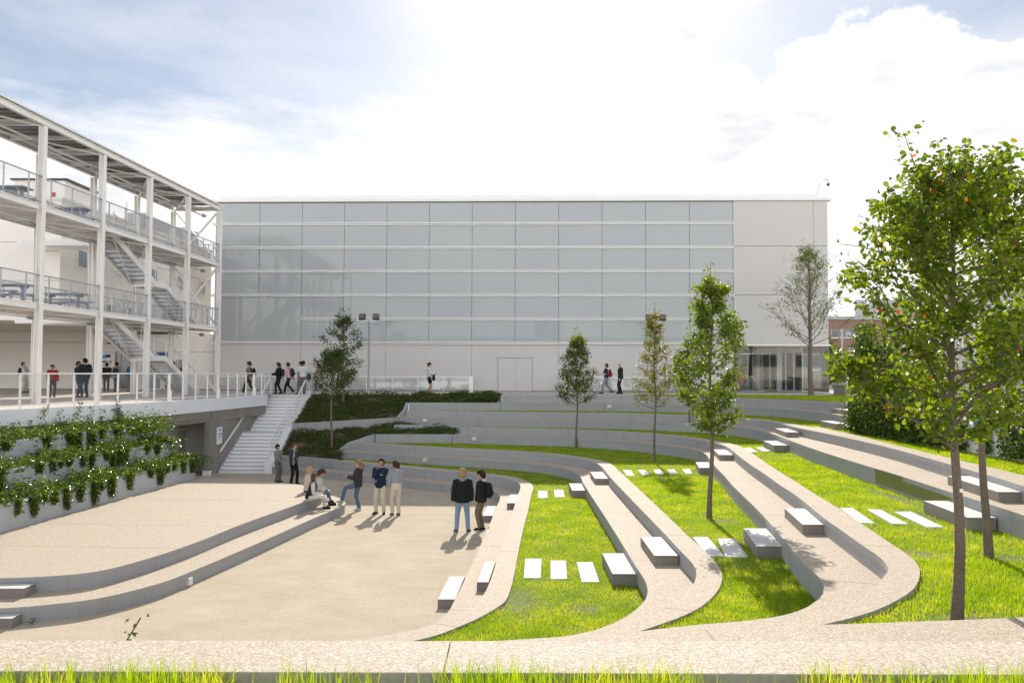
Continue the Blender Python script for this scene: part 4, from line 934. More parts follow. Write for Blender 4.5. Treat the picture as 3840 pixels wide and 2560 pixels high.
# free-standing campaign banner near the entrance
bn = thing('banner_sign', 'tall white banner reading campus sin humo beside the entrance', 'banner', (-26.0, 51.0, 0))
MB().bx(-26.72, -25.48, 50.98, 51.02, .08, 2.42).build('panel', M['white_sign'], bn)
MB().bx(-26.76, -26.72, 50.96, 51.04, 0, 2.44).bx(-25.48, -25.44, 50.96, 51.04, 0, 2.44).bx(-26.721, -25.479, 50.96, 51.04, 2.421, 2.441).build('frame', M['trim'], bn)
text_obj('CAMPUS', .27, (-26.1, 50.975, 1.78), M['ink_navy'], bn, bold=True); text_obj('SIN HUMO', .20, (-26.1, 50.975, 1.55), M['ink_grey'], bn)
MB().bx(-26.55, -26.0, 50.972, 50.979, 2.02, 2.22).bx(-26.2, -25.7, 50.974, 50.979, 2.06, 2.14).build('emblem', M['ink_blue'], bn)
MB().bx(-26.0, -25.68, 50.970, 50.979, 2.08, 2.26).build('emblem', M['ink_navy'], bn)
for k, z in enumerate((1.28, 1.20, .62, .54, .46, .38)):
    MB().bx(-26.5+.02*k, -25.8-.03*k, 50.973, 50.979, z, z+.03).build('small_print', M['ink_grey'], bn)
MB().tube([(-26.15, 50.972, .80), (-26.15, 50.978, .80)], .13, 20).build('round_mark', M['red'], bn)
# litter bin by the wall
t = thing('litter_bin', 'pale litter bin with a printed notice against the cream wall', 'bin', (-20.3, 49.6, 0))
MB().bx(-.24, .24, -.18, .18, .06, 1.0).build('body', M['trim'], t, world=False, bevel=.02); MB().bx(-.25, .25, -.19, .19, .0, .30).build('base', M['conc_raw'], t, world=False)
MB().bx(-.2, .2, -.186, -.178, .74, .92).build('opening', M['joint'], t, world=False); MB().bx(-.22, .22, -.19, -.182, .34, .70).build('notice', M['white_sign'], t, world=False)
MB().bx(-.15, .12, -.194, -.191, .56, .64).build('notice_mark', M['ink_blue'], t, world=False)

# ------------------------------------------------------------------ right side: planter seat, background buildings, lamp posts
t = thing('stone_planter', 'dark grey stone planter block with a pale bowl on top', 'planter', (19.8, 44.3, 0))
MB().bx(18.15, 22.5, 43.5, 45.0, -.02, .55).build('body', M['conc_raw'], t, bevel=.01); MB().bx(18.05, 22.6, 43.4, 45.1, .551, .70).build('coping', M['grey_panel'], t, bevel=.02); MB().bx(18.2, 22.4, 43.3, 45.2, -.02, .12).build('plinth', M['grey_panel'], t, bevel=.02)
MB().tube([(19.9,44.2,.70),(19.9,44.2,.74),(19.9,44.2,.88),(19.9,44.2,.94),(19.9,44.2,.90)], [.35,.6,1.0,1.02,.9], 24).build('bowl', M['wall_cream'], t, smooth=True)
bb = thing('brick_building', 'distant red brick building with a band of dark windows', 'building', (50, 105, 0))
MB().prism([(38, 100), (75, 100), (88, 118), (46, 118)], -.1, 7.95, 0, 0).build('wall', M['brick'], bb)
MB().prism([(37.8, 99.8), (75.2, 99.8), (88.4, 118.2), (45.6, 118.2)], 7.951, 8.35).build('roof_edge', M['grey_panel'], bb)
for x0, x1, z0, z1 in ((40.1, 43.1, 5.6, 6.7), (42.3, 43.0, 3.95, 4.5), (47, 52, 5.6, 6.7), (56, 62, 5.6, 6.7)):
    f = MB().bx(x0, x1, 99.94, 99.99, z0, z1).build('window', M['trim'], bb); MB().bx(x0+.06, x1-.06, 99.92, 99.939, z0+.12, z1-.03).build('pane', M['glass_dark'], f)
    MB().bx(x0+(x1-x0)*.6, x0+(x1-x0)*.82, 99.90, 99.919, z0+.2, z1-.3).build('blind', M['win_glass'], f)
gt = thing('grey_tower_block', 'flat grey block rising behind the brick building and the big tree', 'building', (70, 146, 0))
MB().prism([(62.6, 145), (120, 145), (125, 150), (65, 150)], -.1, 14.6).build('wall', M['grey_panel'], gt); MB().prism([(71.5, 143), (120, 143), (121, 144.9), (72.6, 144.9)], -.1, 16.9).build('upper_block', M['grey_panel'], gt)
wb = thing('white_house', 'white building with vertical slat railings behind the big foreground tree', 'building', (30, 52, 0))
MB().prism([(24.5, 50), (46, 50), (58, 62), (31.5, 62)], -.1, 5.2).build('wall', M['wall'], wb); MB().prism([(24.3, 49.8), (46.3, 49.8), (58.2, 62.2), (31.2, 62.2)], 5.201, 5.45).build('roof', M['grey_panel'], wb)
m = MB()
for k in range(60): m.bx(25+.25*k, 25.06+.25*k, 49.5, 49.56, 2.7, 4.4)
m.bx(24.9, 40, 49.48, 49.58, 4.4, 4.48); m.bx(24.9, 40, 49.48, 49.58, 2.62, 2.7); m.build('slat_railing', M['trim'], wb)
for x in (26, 30, 34): f = MB().bx(x, x+1.6, 49.93, 49.99, .9, 2.1).build('window', M['trim'], wb); MB().bx(x+.08, x+1.52, 49.9, 49.929, 1.0, 2.0).build('pane', M['glass_dark'], f)
for x, y, h, lb in ((25.1, 60.5, 4.6, 'tall slim white lamp post in front of the brick building'), (21.3, 50.6, 2.25, 'short white bollard post among the shrubs')):
    t = thing('lamp_post', lb, 'lamp post', (x, y, 0), 'slim white posts among the shrubs'); MB().tube([(0,0,0),(0,0,h)], .075, 10).build('post', M['trim'], t, smooth=True, world=False); MB().tube([(0,0,h),(0,0,h+.06)], .09, 10).build('cap', M['galv'], t, world=False)
# grass beyond the terrace
o = MB().sheet([(23.5, 47.5), (46, 47.4), (80, 95), (30, 95)], .004).build('grass_verge', M['lawn_soil']); tag(o, kind='structure')

# low white wall under the ivy on the right, with a mesh fence above
t = thing('boundary_wall', 'low pale wall along the upper lawn, half hidden by ivy', 'wall', (11.9, 18, -.75))
MB().bx(11.72, 11.9, 4, 27.1, -.9, -.07).build('wall_face', M['parapet'], t); MB().bx(11.9, 14.5, 26.9, 27.1, -.9, -.07).build('return_wall', M['parapet'], t)
t = thing('mesh_fence', 'wire mesh fence standing on the ivy covered low wall', 'fence', (11.8, 18, -.07))
for y in np.arange(5, 27.2, 2.2): MB().beam((11.82, y, -.07), (11.82, y, 1.9), .05, .05).build('post', M['galv'], t)
m = MB(); wires(m, (11.82, 8), (11.82, 27), -.05, 1.88, .11, .0022); m.beam((11.82, 5, 1.89), (11.82, 27.1, 1.89), .04, .04); m.build('wire_mesh', M['galv'], t)
for lb, x, y, r in (('red and white barrier tape strip hanging low on the ivy wall', 11.69, 22.6, .05), ('longer twisted red and white barrier tape hanging on the pale wall', 11.68, 21.3, .06)):
    h = .45 if r < .055 else .62
    m = MB(); n = 9
    for k in range(n):
        z0 = -.68+h*k/n; dx = .03*math.sin(k*1.7)
        m.add([(x-.012, y-r+dx, z0), (x-.012, y+r+dx, z0+.03), (x-.012, y+r+.03*math.sin((k+1)*1.7), z0+h/n+.03), (x-.012, y-r+.03*math.sin((k+1)*1.7), z0+h/n)], [(0,1,2,3)], k % 2)
    o = m.build('barrier_tape', [M['red'], M['white_sign']], None, loc=(x, y, -.68)); tag(o, lb, 'barrier tape', 'red and white tape on the wall')
    sm = o.modifiers.new('thick', 'SOLIDIFY'); sm.thickness = .004

# ------------------------------------------------------------------ the low building behind the viewer that the glass facade mirrors
rbd = thing('rear_building', 'long low beige building behind the viewpoint, mirrored in the glass facade', 'building', (5, -45, 0))
MB().bx(-34, 52, -60, -45, -.1, 7.2).build('wall', M['wall_cream'], rbd)
MB().bx(-34.3, 52.3, -60.3, -44.7, 7.201, 7.6).build('roof_edge', M['grey_panel'], rbd)
for k in range(11):
    x = -31 + 7.6*k; f = MB().bx(x, x+4.6, -44.99, -44.9, 2.2, 4.6).build('window', M['trim'], rbd); MB().bx(x+.12, x+4.48, -44.899, -44.87, 2.35, 4.45).build('pane', M['glass_dark'], f)
MB().bx(-2, 3, -56, -50, 7.601, 11.5).build('roof_block', M['wall'], rbd)
# ------------------------------------------------------------------ people
SKIN = surf('skin', (.52, .33, .24), .55, .05, 12, spec=.4); SKIN2 = surf('skin_tan', (.40, .24, .16), .55, .05, 12, spec=.4)
EYE = surf('eye_dark', (.02, .015, .012), .3, .1); LIP = surf('lip', (.36, .14, .12), .5, .05)
_cm = {}
def cloth(rgb, pat=None):
    k = (rgb, pat)
    if k not in _cm:
        if pat == 'check':
            m, nt, out = newmat('checked_cloth'); b = N(nt, 'ShaderNodeBsdfPrincipled', i_Roughness=.9); co = coords(nt, (1, 1, 1))
            ck = N(nt, 'ShaderNodeTexNoise', i_Scale=38., i_Detail=1.); nt.links.new(co, ck.inputs['Vector'])
            nt.links.new(ramp(nt, ck.outputs['Fac'], [(.44, rgb), (.56, (.42, .41, .36))]), b.inputs['Base Color']); nt.links.new(b.outputs[0], out.inputs[0]); _cm[k] = m
        else: _cm[k] = surf('cloth', rgb, .9, .14, 7, fine=(90, .86), bump=.35, bscale=14, spec=.2, space='Object')
    return _cm[k]
def remesh(mb, vox, smooth=2):
    me = bpy.data.meshes.new('tmp'); me.from_pydata(mb.v, [], mb.f); o = bpy.data.objects.new('tmp', me); COL.objects.link(o)
    r = o.modifiers.new('r', 'REMESH'); r.mode = 'VOXEL'; r.voxel_size = vox
    if smooth: s = o.modifiers.new('s', 'SMOOTH'); s.iterations = smooth; s.factor = .5
    dg = bpy.context.evaluated_depsgraph_get(); out = bpy.data.meshes.new_from_object(o.evaluated_get(dg))
    bpy.data.objects.remove(o); bpy.data.meshes.remove(me)
    out.polygons.foreach_set('use_smooth', [True]*len(out.polygons)); return out
def ik(a, b, l1, l2, pole):
    a, b = Vector(a), Vector(b); d = b-a; L_ = d.length; mx = (l1+l2)*.999
    if L_ > mx: b = a+d*(mx/L_); d = b-a; L_ = mx
    x = (l1*l1-l2*l2+L_*L_)/(2*L_); h = math.sqrt(max(0, l1*l1-x*x)); u = d.normalized(); p = Vector(pole); p = p-u*p.dot(u)
    p = p.normalized() if p.length > 1e-5 else Vector((0, 1, 0)); return a+u*x+p*h, b
def rot(p, piv, ax, ang): return Matrix.Rotation(ang, 3, ax) @ (Vector(p)-Vector(piv)) + Vector(piv)
TORSO = [(.83,.125,.10,0),(.90,.158,.112,-.005),(.97,.160,.112,-.008),(1.06,.138,.098,0),(1.16,.143,.102,.005),(1.27,.165,.112,.008),(1.35,.175,.112,.002),(1.41,.155,.095,-.008),(1.455,.095,.068,-.012)]
def loft(m, rings, n=16):
    vs = []; fs = []
    for c, rx, ry, R in rings:
        for k in range(n):
            a = 2*PI*k/n; vs.append(Vector(c) + R @ Vector((rx*math.cos(a), ry*math.sin(a), 0)))
    for i in range(len(rings)-1):
        for k in range(n): fs.append((i*n+k, i*n+(k+1) % n, (i+1)*n+(k+1) % n, (i+1)*n+k))
    fs.append(tuple(range(n-1, -1, -1))); fs.append(tuple((len(rings)-1)*n+k for k in range(n))); m.add(vs, fs)
def person(label, pos, head, ht=1.75, top=(.05,.05,.06), bot=(.05,.05,.06), hair=(.03,.02,.015), shoe=(.03,.03,.03), sole=None, skin=None, fem=False,
           L=None, R_h=None, fl=(-.10,0,0), fr=(.10,0,0), lean=0., hyaw=0., hpit=0., jacket=.022, hem=.80, sleeve=1., legs=1., hairk='short', sit=None, pelv=None, roll=0.,
           bag=None, extra=None, top_pat=None, kneeL=None, kneeR=None, toes=(0., 0.), vest=None, hood=None, fine=.0105, group=None, twist=0.):
    """facing +Y before turning by `head`; hands/feet in metres for a 1.75 m figure"""
    s = ht/1.75; skin = skin or SKIN
    root = thing('person', label, 'person', pos, group, math.radians(head)); root.scale = (s, s, s)
    ph = pelv if pelv is not None else (.95 if sit is None else sit+.11)
    lift = ph-.95
    piv = Vector((0, 0, .93+lift))
    RL = Matrix.Rotation(-lean, 3, 'X') @ Matrix.Rotation(roll, 3, 'Y')
    def up(p): return RL @ (Vector(p)+Vector((0, 0, lift))-piv) + piv
    wsc = .90 if fem else 1.
    rings = [(up((0, y, z)), rx*(wsc if z > 1.0 else 1.03 if fem else 1.), ry*(.95 if fem else 1.), RL) for z, rx, ry, y in TORSO]
    sh = {-1: up((-.178*wsc, -.01, 1.405)), 1: up((.178*wsc, -.01, 1.405))}; hip = {-1: up((-.088, 0, .91)), 1: up((.088, 0, .91))}
    hands = {-1: L or (-.26, .04, .80), 1: R_h or (.26, .04, .80)}
    el, wr = {}, {}
    for k in (-1, 1):
        t = Vector(hands[k]); t = up(t) if not (len(hands[k]) > 3) else t
        el[k], wr[k] = ik(sh[k], t, .285, .255, (k*.55, -1, -.25) if t.z-lift < 1.2 else (k*.55, -.25, -1))
    feet = {-1: Vector(fl)+Vector((0, 0, .085)), 1: Vector(fr)+Vector((0, 0, .085))}; kn = {}
    for k, kp in ((-1, kneeL), (1, kneeR)): kn[k], feet[k] = ik(hip[k], feet[k], .425, .425, kp or (k*.12, 1, 0.05))
    nb = up((0, -.012, 1.44)); hc = up((0, .02, 1.615)); HM = RL @ Matrix.Rotation(hyaw, 3, 'Z') @ Matrix.Rotation(-hpit, 3, 'X')
    hc = nb + HM @ (Vector((0, .035, .175)))
    def hp(p): return hc + HM @ Vector(p)
    # ---- body: one continuous surface
    m = MB(); loft(m, rings)
    m.tube([nb-Vector((0,0,.03)), nb, hc+HM @ Vector((0,-.012,-.06))], [.068,.056,.054], 12)
    m.ell(hc, (.074, .093, .112), 16, 12, R=HM); m.ell(hp((0, .035, -.065)), (.052, .055, .052), 12, 8, R=HM)
    m.tube([hp((0, .088, .018)), hp((0, .108, -.022)), hp((0, .088, -.034))], [.009, .016, .010], 8)
    for k in (-1, 1): m.ell(hp((k*.076, -.008, -.008)), (.012, .022, .034), 8, 6, R=HM)
    for k in (-1, 1):
        m.tube([sh[k]+(nb-sh[k])*.25, sh[k], sh[k].lerp(el[k], .5), el[k], el[k].lerp(wr[k], .3), wr[k]], [.05,.052,.044,.037,.038,.026], 10)
        d = (wr[k]-el[k]).normalized(); side = d.cross(Vector((0, 0, 1))) if abs(d.z) < .9 else Vector((0, 1, 0)); side = side.normalized(); nrm = d.cross(side).normalized()
        if nrm.dot(Vector((-k, 0, 0))) < 0: nrm = -nrm
        pc = wr[k]+d*.045
        for o in (-.018, .018): m.tube([wr[k]-d*.01, pc+side*o, wr[k]+d*.09+side*o], [.02, .022, .02], 8)
        for j, (o, ln_) in enumerate(((-.031, .062), (-.011, .076), (.011, .071), (.030, .055))):
            a = wr[k]+d*.085+side*o; b = a+d*ln_*.5+nrm*.012; c = b+d*ln_*.38+nrm*.035; m.tube([a, b, c], [.0095, .009, .0075], 6)
        a = wr[k]+d*.03+side*.03; m.tube([a, a+side*.025+d*.03+nrm*.015, a+side*.03+d*.06+nrm*.03], [.012, .011, .008], 6)
        m.tube([hip[k]+Vector((0,0,.03)), hip[k].lerp(kn[k], .35), kn[k], kn[k].lerp(feet[k], .3), feet[k], feet[k]-Vector((0,0,.03))], [.082,.075,.053,.055,.038,.036], 12)
        ft = Vector((toes[0 if k < 0 else 1], 1, 0)).normalized(); m.tube([feet[k]-ft*.05-Vector((0,0,.05)), feet[k]+ft*.06-Vector((0,0,.045)), feet[k]+ft*.16-Vector((0,0,.06))], [.035,.036,.026], 8)
    me = remesh(m, fine, 2); me.materials.append(skin); me.materials.append(EYE); me.materials.append(LIP)
    HI = HM.transposed()
    for p in me.polygons:      # eyes, brows and mouth
        q = HI @ (Vector(p.center)-hc)
        if q.y > .055:
            if abs(abs(q.x)-.031) < .014 and -.004 < q.z < .013: p.material_index = 1
            elif abs(abs(q.x)-.031) < .018 and .024 < q.z < .033: p.material_index = 1
            elif abs(q.x) < .024 and -.064 < q.z < -.051: p.material_index = 2
    bo = bpy.data.objects.new('body', me); COL.objects.link(bo); bo.parent = root
    def part(nm, mb, mat, vox=.013, sm=2, par=None):
        o = bpy.data.objects.new(nm, remesh(mb, vox, sm)); o.data.materials.append(mat); COL.objects.link(o); o.parent = par or root; return o
    # ---- trousers or shorts
    m = MB(); lower = [r for r in rings if True][:4]
    loft(m, [(c, rx+.014, ry+.014, R) for c, rx, ry, R in lower])
    for k in (-1, 1):
        if legs >= 1: m.tube([hip[k]+Vector((0,0,.04)), hip[k].lerp(kn[k], .35), kn[k], kn[k].lerp(feet[k], .45), feet[k]-Vector((0,0,.012))], [.098,.092,.071,.066,.058 if not fem else .066], 12)
        else: e = hip[k].lerp(kn[k], legs+.001) if legs < .9 else kn[k]; m.tube([hip[k]+Vector((0,0,.04)), hip[k].lerp(e, .5), e], [.10,.098,.09], 12)
    part('trousers' if legs >= 1 else 'shorts', m, cloth(bot), .013, 2)
    # ---- top
    def topmb(j, arms, hem_):
        m = MB(); rs = []
        for (z, rx, ry, y), (c, rx2, ry2, R) in zip(TORSO, rings):
            if z >= hem_-.001: rs.append((c, max(rx2, .150)+j if z < 1.4 else rx2+j, max(ry2, .103)+j if z < 1.4 else ry2+j, R))
        loft(m, rs)
        if arms > 0:
            for k in (-1, 1):
                if arms >= 1: m.tube([sh[k]+(nb-sh[k])*.45, sh[k]+Vector((0,0,-.005)), sh[k].lerp(el[k], .5), el[k], el[k].lerp(wr[k], .5), wr[k]], [.062+j*.5,.062+j,.054+j,.048+j,.044+j*.9,.036+j*.7], 12)
                else: m.tube([sh[k]+(nb-sh[k])*.45, sh[k], sh[k].lerp(el[k], arms)], [.062+j*.5,.064+j,.062+j], 12)
        m.tube([nb-Vector((0,0,.06)), nb+Vector((0,0,.02))], [.09+j*.5, .066+j*.4], 12); return m
    to = part('top', topmb(jacket, sleeve, hem), cloth(top, top_pat), .013, 3)
    if vest: part('vest', topmb(jacket+.016, 0, hem), cloth(vest), .014, 3)
    if hood:
        m = MB(); m.tube([nb+RL @ Vector((-.09,.02,.02)), nb+RL @ Vector((-.06,-.075,.03)), nb+RL @ Vector((0,-.105,.02)), nb+RL @ Vector((.06,-.075,.03)), nb+RL @ Vector((.09,.02,.02))], [.03,.042,.05,.042,.03], 10); part('hood', m, cloth(hood), .014, 2)
    # ---- hair
    hm = None if hairk == 'bald' else surf('hair', hair, .75, .25, 30, spec=.12, space='Object') if ('h', hair) not in _cm else _cm[('h', hair)]
    if hm is not None:
        _cm[('h', hair)] = hm; m = MB(); rr = random.Random(int(abs(pos[0]*97)+abs(pos[1]*31)))
        amp = {'short': .006, 'curly': .017, 'long': .006, 'tail': .004, 'bun': .004}.get(hairk, .006); big = {'curly': 1.24, 'short': 1.09}.get(hairk, 1.08)
        for i in range(150 if hairk == 'curly' else 110):      # small locks over the skull, face left free
            z = 1-2*(i+.5)/150; a = i*2.39996; r_ = math.sqrt(max(0, 1-z*z)); d = Vector((r_*math.cos(a), r_*math.sin(a), z))
            if d.z < -.45 or (d.y > .25 and d.z < .42) or (d.y > -.25 and d.z < .0) : continue
            q = Vector((d.x*.074*big, d.y*.092*big-.004, d.z*.112*big)); m.ell(hp(q*(1+rr.uniform(-1, 1)*amp*6)), (.026+amp*.5,)*3, 8, 6)
        m.ell(hp((0, -.012, .012)), (.074*big, .088*big, .104*big), 14, 10, R=HM) if False else None
        m.ell(hp((0, -.022, .018)), (.075, .082, .103), 14, 10, R=HM)
        if hairk == 'tail': m.ell(hp((0, -.10, .05)), (.03, .03, .03)); m.tube([hp((0,-.10,.05)), hp((.01,-.155,.02)), hp((.02,-.175,-.08)), hp((.03,-.16,-.20)), hp((.03,-.13,-.30))], [.022,.036,.045,.036,.010], 10)
        if hairk == 'bun': m.ell(hp((0, -.105, .02)), (.042, .042, .040), 10, 8)
        if hairk == 'long':
            for k in (-1, 0, 1): m.tube([hp((k*.05,-.05,.04)), hp((k*.062,-.07,-.06)), hp((k*.065,-.075,-.17)), hp((k*.05,-.07,-.30))], [.05,.05,.046,.015], 10)
            for k in (-1, 1): m.tube([hp((k*.066,.01,.05)), hp((k*.078,0,-.05)), hp((k*.075,.02,-.16))], [.022,.024,.012], 8)
        part('hair', m, hm, .011, 1)
    # ---- shoes
    for k in (-1, 1):
        ft = Vector((toes[0 if k < 0 else 1], 1, 0)).normalized(); f = feet[k]; m = MB()
        b0 = f-Vector((0, 0, .085)); m.tube([b0-ft*.075+Vector((0,0,.035)), b0-ft*.03+Vector((0,0,.045)), b0+ft*.06+Vector((0,0,.042)), b0+ft*.14+Vector((0,0,.033)), b0+ft*.185+Vector((0,0,.028))], [.030,.046,.046,.043,.025], 12)
        so = part('shoe', m, cloth(shoe), .012, 2)
        if sole is not None:
            m = MB(); m.tube([b0-ft*.085+Vector((0,0,.013)), b0-ft*.04+Vector((0,0,.013)), b0+ft*.08+Vector((0,0,.013)), b0+ft*.15+Vector((0,0,.013)), b0+ft*.195+Vector((0,0,.013))], [.03,.046,.05,.046,.025], 12, flat=.28); part('sole', m, cloth(sole), .011, 1, so)
    # ---- backpack carried: a thing of its own
    MW = Matrix.Translation(Vector(pos)) @ Matrix.Rotation(math.radians(head), 4, 'Z') @ Matrix.Scale(s, 4)
    if bag:
        lbl, col, place = bag; m = MB(); pk = MB()
        if place == 'back': c = up((0, -.235, 1.19)); RR = RL
        elif place == 'side': c = Vector((.30, -.02, .92)); RR = RL
        else: c = Vector((.05, .26, .92)); RR = RL
        sc = .8 if place != 'back' else 1.
        m.ell(c, (.155*sc, .105*sc, .235*sc), 14, 10, R=RR); m.ell(c+RR @ Vector((0, 0, -.08)), (.160*sc, .115*sc, .16*sc), 14, 10, R=RR); pk.ell(c+RR @ Vector((0, -.075*sc, -.07)), (.115*sc, .06*sc, .11*sc), 12, 8, R=RR)
        st_ = MB()
        if place == 'back':
            for k in (-1, 1): st_.tube([up((k*.10,-.15,1.36)), up((k*.115,-.04,1.465)), up((k*.115,.09,1.40)), up((k*.125,.135,1.28)), up((k*.14,.09,1.12)), up((k*.13,-.12,1.02))], [.022]*6, 6, flat=.45)
        else: st_.tube([c+Vector((0,0,.2*sc)), c+Vector((.02,0,.27*sc)), c+Vector((0,.05,.2*sc))], .014, 6)
        b = thing('backpack', lbl, 'backpack', pos, 'backpacks and bags carried by people', math.radians(head)); b.scale = (s, s, s)
        part('bag_body', m, cloth(col), .014, 2, b); part('front_pocket', pk, cloth(col), .014, 2, b); part('straps', st_, cloth(col), .012, 1, b)
    if extra: extra(root, up, hp, wr, MW)
    return root
def phone(lbl):
    def f(root, up, hp, wr, MW):
        p = MW @ (wr[1]+Vector((-.04, .10, .04))); m = MB(); R = Matrix.Rotation(root.rotation_euler.z, 3, 'Z') @ Matrix.Rotation(-.8, 3, 'X'); m.box(p, (.075, .008, .15), 0, 0, R)
        o = m.build('phone', M['dark'], None, loc=p, bevel=.003); tag(o, lbl, 'phone', 'phones held by people')
    return f
def scarf(root, up):
    m = MB(); m.tube([up((-.09,.03,1.45)), up((-.05,-.085,1.47)), up((.06,-.08,1.47)), up((.10,.03,1.45)), up((.06,.11,1.42)), up((-.06,.11,1.41)), up((-.09,.03,1.43))], [.034]*7, 8)
    m.tube([up((.09,.12,1.42)), up((.13,.155,1.25)), up((.15,.16,1.05)), up((.16,.15,.84))], [.035,.055,.06,.065], 8, flat=.4)
    me = remesh(m, .013, 2); me.materials.append(cloth((.10,.085,.05), 'check')); o = bpy.data.objects.new('scarf', me); COL.objects.link(o); o.parent = root
def ring(root, up):
    m = MB(); n = 28; pts = [up((.075*math.cos(2*PI*k/n), -.150, 1.27+.075*math.sin(2*PI*k/n))) for k in range(n+1)]
    m.tube(pts, .004, 5, cap=False); o = m.build('back_print', M['ink_grey'], root, world=False)
def chest_mark(root, up):
    m = MB(); 
    for k in range(5): m.box(up((-.125+.017*k, .158, 1.26)), (.011, .012, .02))
    m.build('chest_lettering', M['white_sign'], root, world=False)
BLK = (.018,.018,.020); WHT = (.62,.60,.57); JEAN = (.10,.16,.26); LJEAN = (.22,.32,.44); CREAM = (.62,.54,.45); GREY = (.16,.16,.17); NAVY = (.020,.030,.065)
Wk = dict(fl=(-.08,.30,.01), fr=(.08,-.30,.06), L=(-.24,-.16,.84), R_h=(.24,.22,.88), pelv=.925)        # mid-stride
Wk2 = dict(fl=(-.08,-.30,.06), fr=(.08,.28,.01), L=(-.24,.22,.88), R_h=(.24,-.16,.84), pelv=.925)
g1 = 'students chatting on the sunny plaza'; g2 = 'people walking along the upper terrace'; g3 = 'people under the steel gallery'
# plaza
person('man seen from behind in a black jacket, light jeans and fair hair', (-1.42, 23.24, ZP), 4, 1.82, (.014,.020,.016), LJEAN, (.32,.21,.10), (.10,.07,.06), WHT, L=(-.27,-.02,.80), R_h=(.26,.03,.82), fl=(-.16,0,0), fr=(.16,0,0), jacket=.045, hem=.83, hood=(.22,.25,.29), hairk='curly', toes=(-.35,.35), group=g1)
person('smiling man in a black jacket and khaki trousers wearing a black backpack', (-.88, 23.55, ZP), 72, 1.74, (.022,.022,.028), (.20,.165,.115), (.035,.024,.018), BLK, WHT, L=(-.16,.10,.82), R_h=(.2,.0,.84), fl=(-.07,.02,0), fr=(.07,-.02,0), hyaw=.35, jacket=.04, hem=.83, hood=(.60,.58,.55), hairk='curly', group=g1, bag=('black backpack worn by the smiling man in khaki trousers', (.016,.016,.018), 'back'))
person('young man in a blue grey sweater and cream trousers with dark curly hair', (-3.72, 25.85, ZP), 28, 1.75, (.30,.32,.36), CREAM, (.05,.032,.022), (.035,.04,.05), WHT, L=(-.26,.10,.80), R_h=(.17,.08,.85), fl=(-.09,.08,0), fr=(.09,-.02,0), jacket=.004, hem=.89, hairk='curly', hyaw=.3, group=g1)
person('man in a navy fleece and cream trousers holding a hand to his mouth', (-4.28, 26.15, ZP), 168, 1.80, (.016,.030,.062), CREAM, (.02,.016,.014), (.06,.045,.035), None, SKIN2, L=(.02,.26,1.08), R_h=(.03,.20,1.44), fl=(-.13,.0,0), fr=(.13,.0,0), jacket=.034, hem=.82, hpit=-.45, toes=(-.3,.3), group=g1,
       extra=lambda root, up, hp, wr, MW: chest_mark(root, up))
person('woman with a long ponytail, dark jacket and blue jeans resting a foot on the step', (-5.12, 26.7, ZP), 88, 1.70, (.045,.045,.047), JEAN, (.25,.155,.075), WHT, None, None, True, L=(-.08,.34,1.16), R_h=(.16,.30,1.12), fl=(-.10,.52,.30), fr=(.09,-.04,0), jacket=.042, hem=.83, hairk='tail', lean=-.05, kneeL=(0,1,.9), group=g1)
# seated three on the stage edge (upper floor at ZP+.60)
person('seated woman with long brown hair, navy vest, white sleeves and white trousers', (-6.36, 25.2, ZP+.3), -82, 1.66, (.60,.57,.55), (.66,.62,.56), (.09,.055,.035), BLK, None, None, True, sit=.30, L=(.02,.34,1.14), R_h=(.12,.34,1.12), fl=(-.06,.52,0), fr=(-.02,.62,.22), vest=(.022,.026,.045), jacket=.016, hem=.90, hairk='long', lean=.32, hpit=-.4, group=g1, extra=phone('phone in the hands of the seated woman in white trousers'))
person('seated person with dark curly hair, white top and blue jeans', (-6.38, 25.95, ZP+.3), -78, 1.74, (.55,.55,.54), JEAN, (.06,.035,.022), BLK, None, SKIN2, sit=.30, L=(-.05,.36,1.14), R_h=(.14,.34,1.10), fl=(-.14,.5,0), fr=(.08,.52,0), jacket=.024, hem=.90, hairk='curly', lean=.30, group=g1)
person('seated woman with fair hair in a bun and a cream sweater', (-6.85, 26.9, ZP+.3), -70, 1.66, (.60,.53,.43), BLK, (.42,.27,.13), BLK, None, None, True, sit=.30, L=(-.12,.34,1.08), R_h=(.14,.32,1.06), fl=(-.10,.45,0), fr=(.09,.45,0), jacket=.026, hem=.90, hairk='bun', lean=.06, group=g1)
g4 = 'women standing at the foot of the stairs'
person('woman in a dark grey sweater and patterned scarf beside the planted slope', (-8.96, 32.9, ZP), -120, 1.72, (.055,.055,.06), BLK, (.11,.065,.042), BLK, None, None, True, L=(-.04,.27,1.12), R_h=(.06,.25,1.08), fl=(-.06,.14,0), fr=(.09,-.05,0), jacket=.035, hem=.90, hairk='short', hyaw=.7, group=g4,
       extra=lambda root, up, hp, wr, MW: scarf(root, up))
person('woman in a patterned shirt and grey trousers with dark hair tied back', (-9.78, 33.5, ZP), -110, 1.58, (.06,.065,.06), (.15,.15,.155), (.018,.015,.013), BLK, None, SKIN2, True, L=(-.10,.30,1.02), R_h=(.16,.26,.98), fl=(-.09,.03,0), fr=(.10,-.02,0), jacket=.026, hem=.97, hairk='bun', lean=-.06, top_pat='check', group=g4)
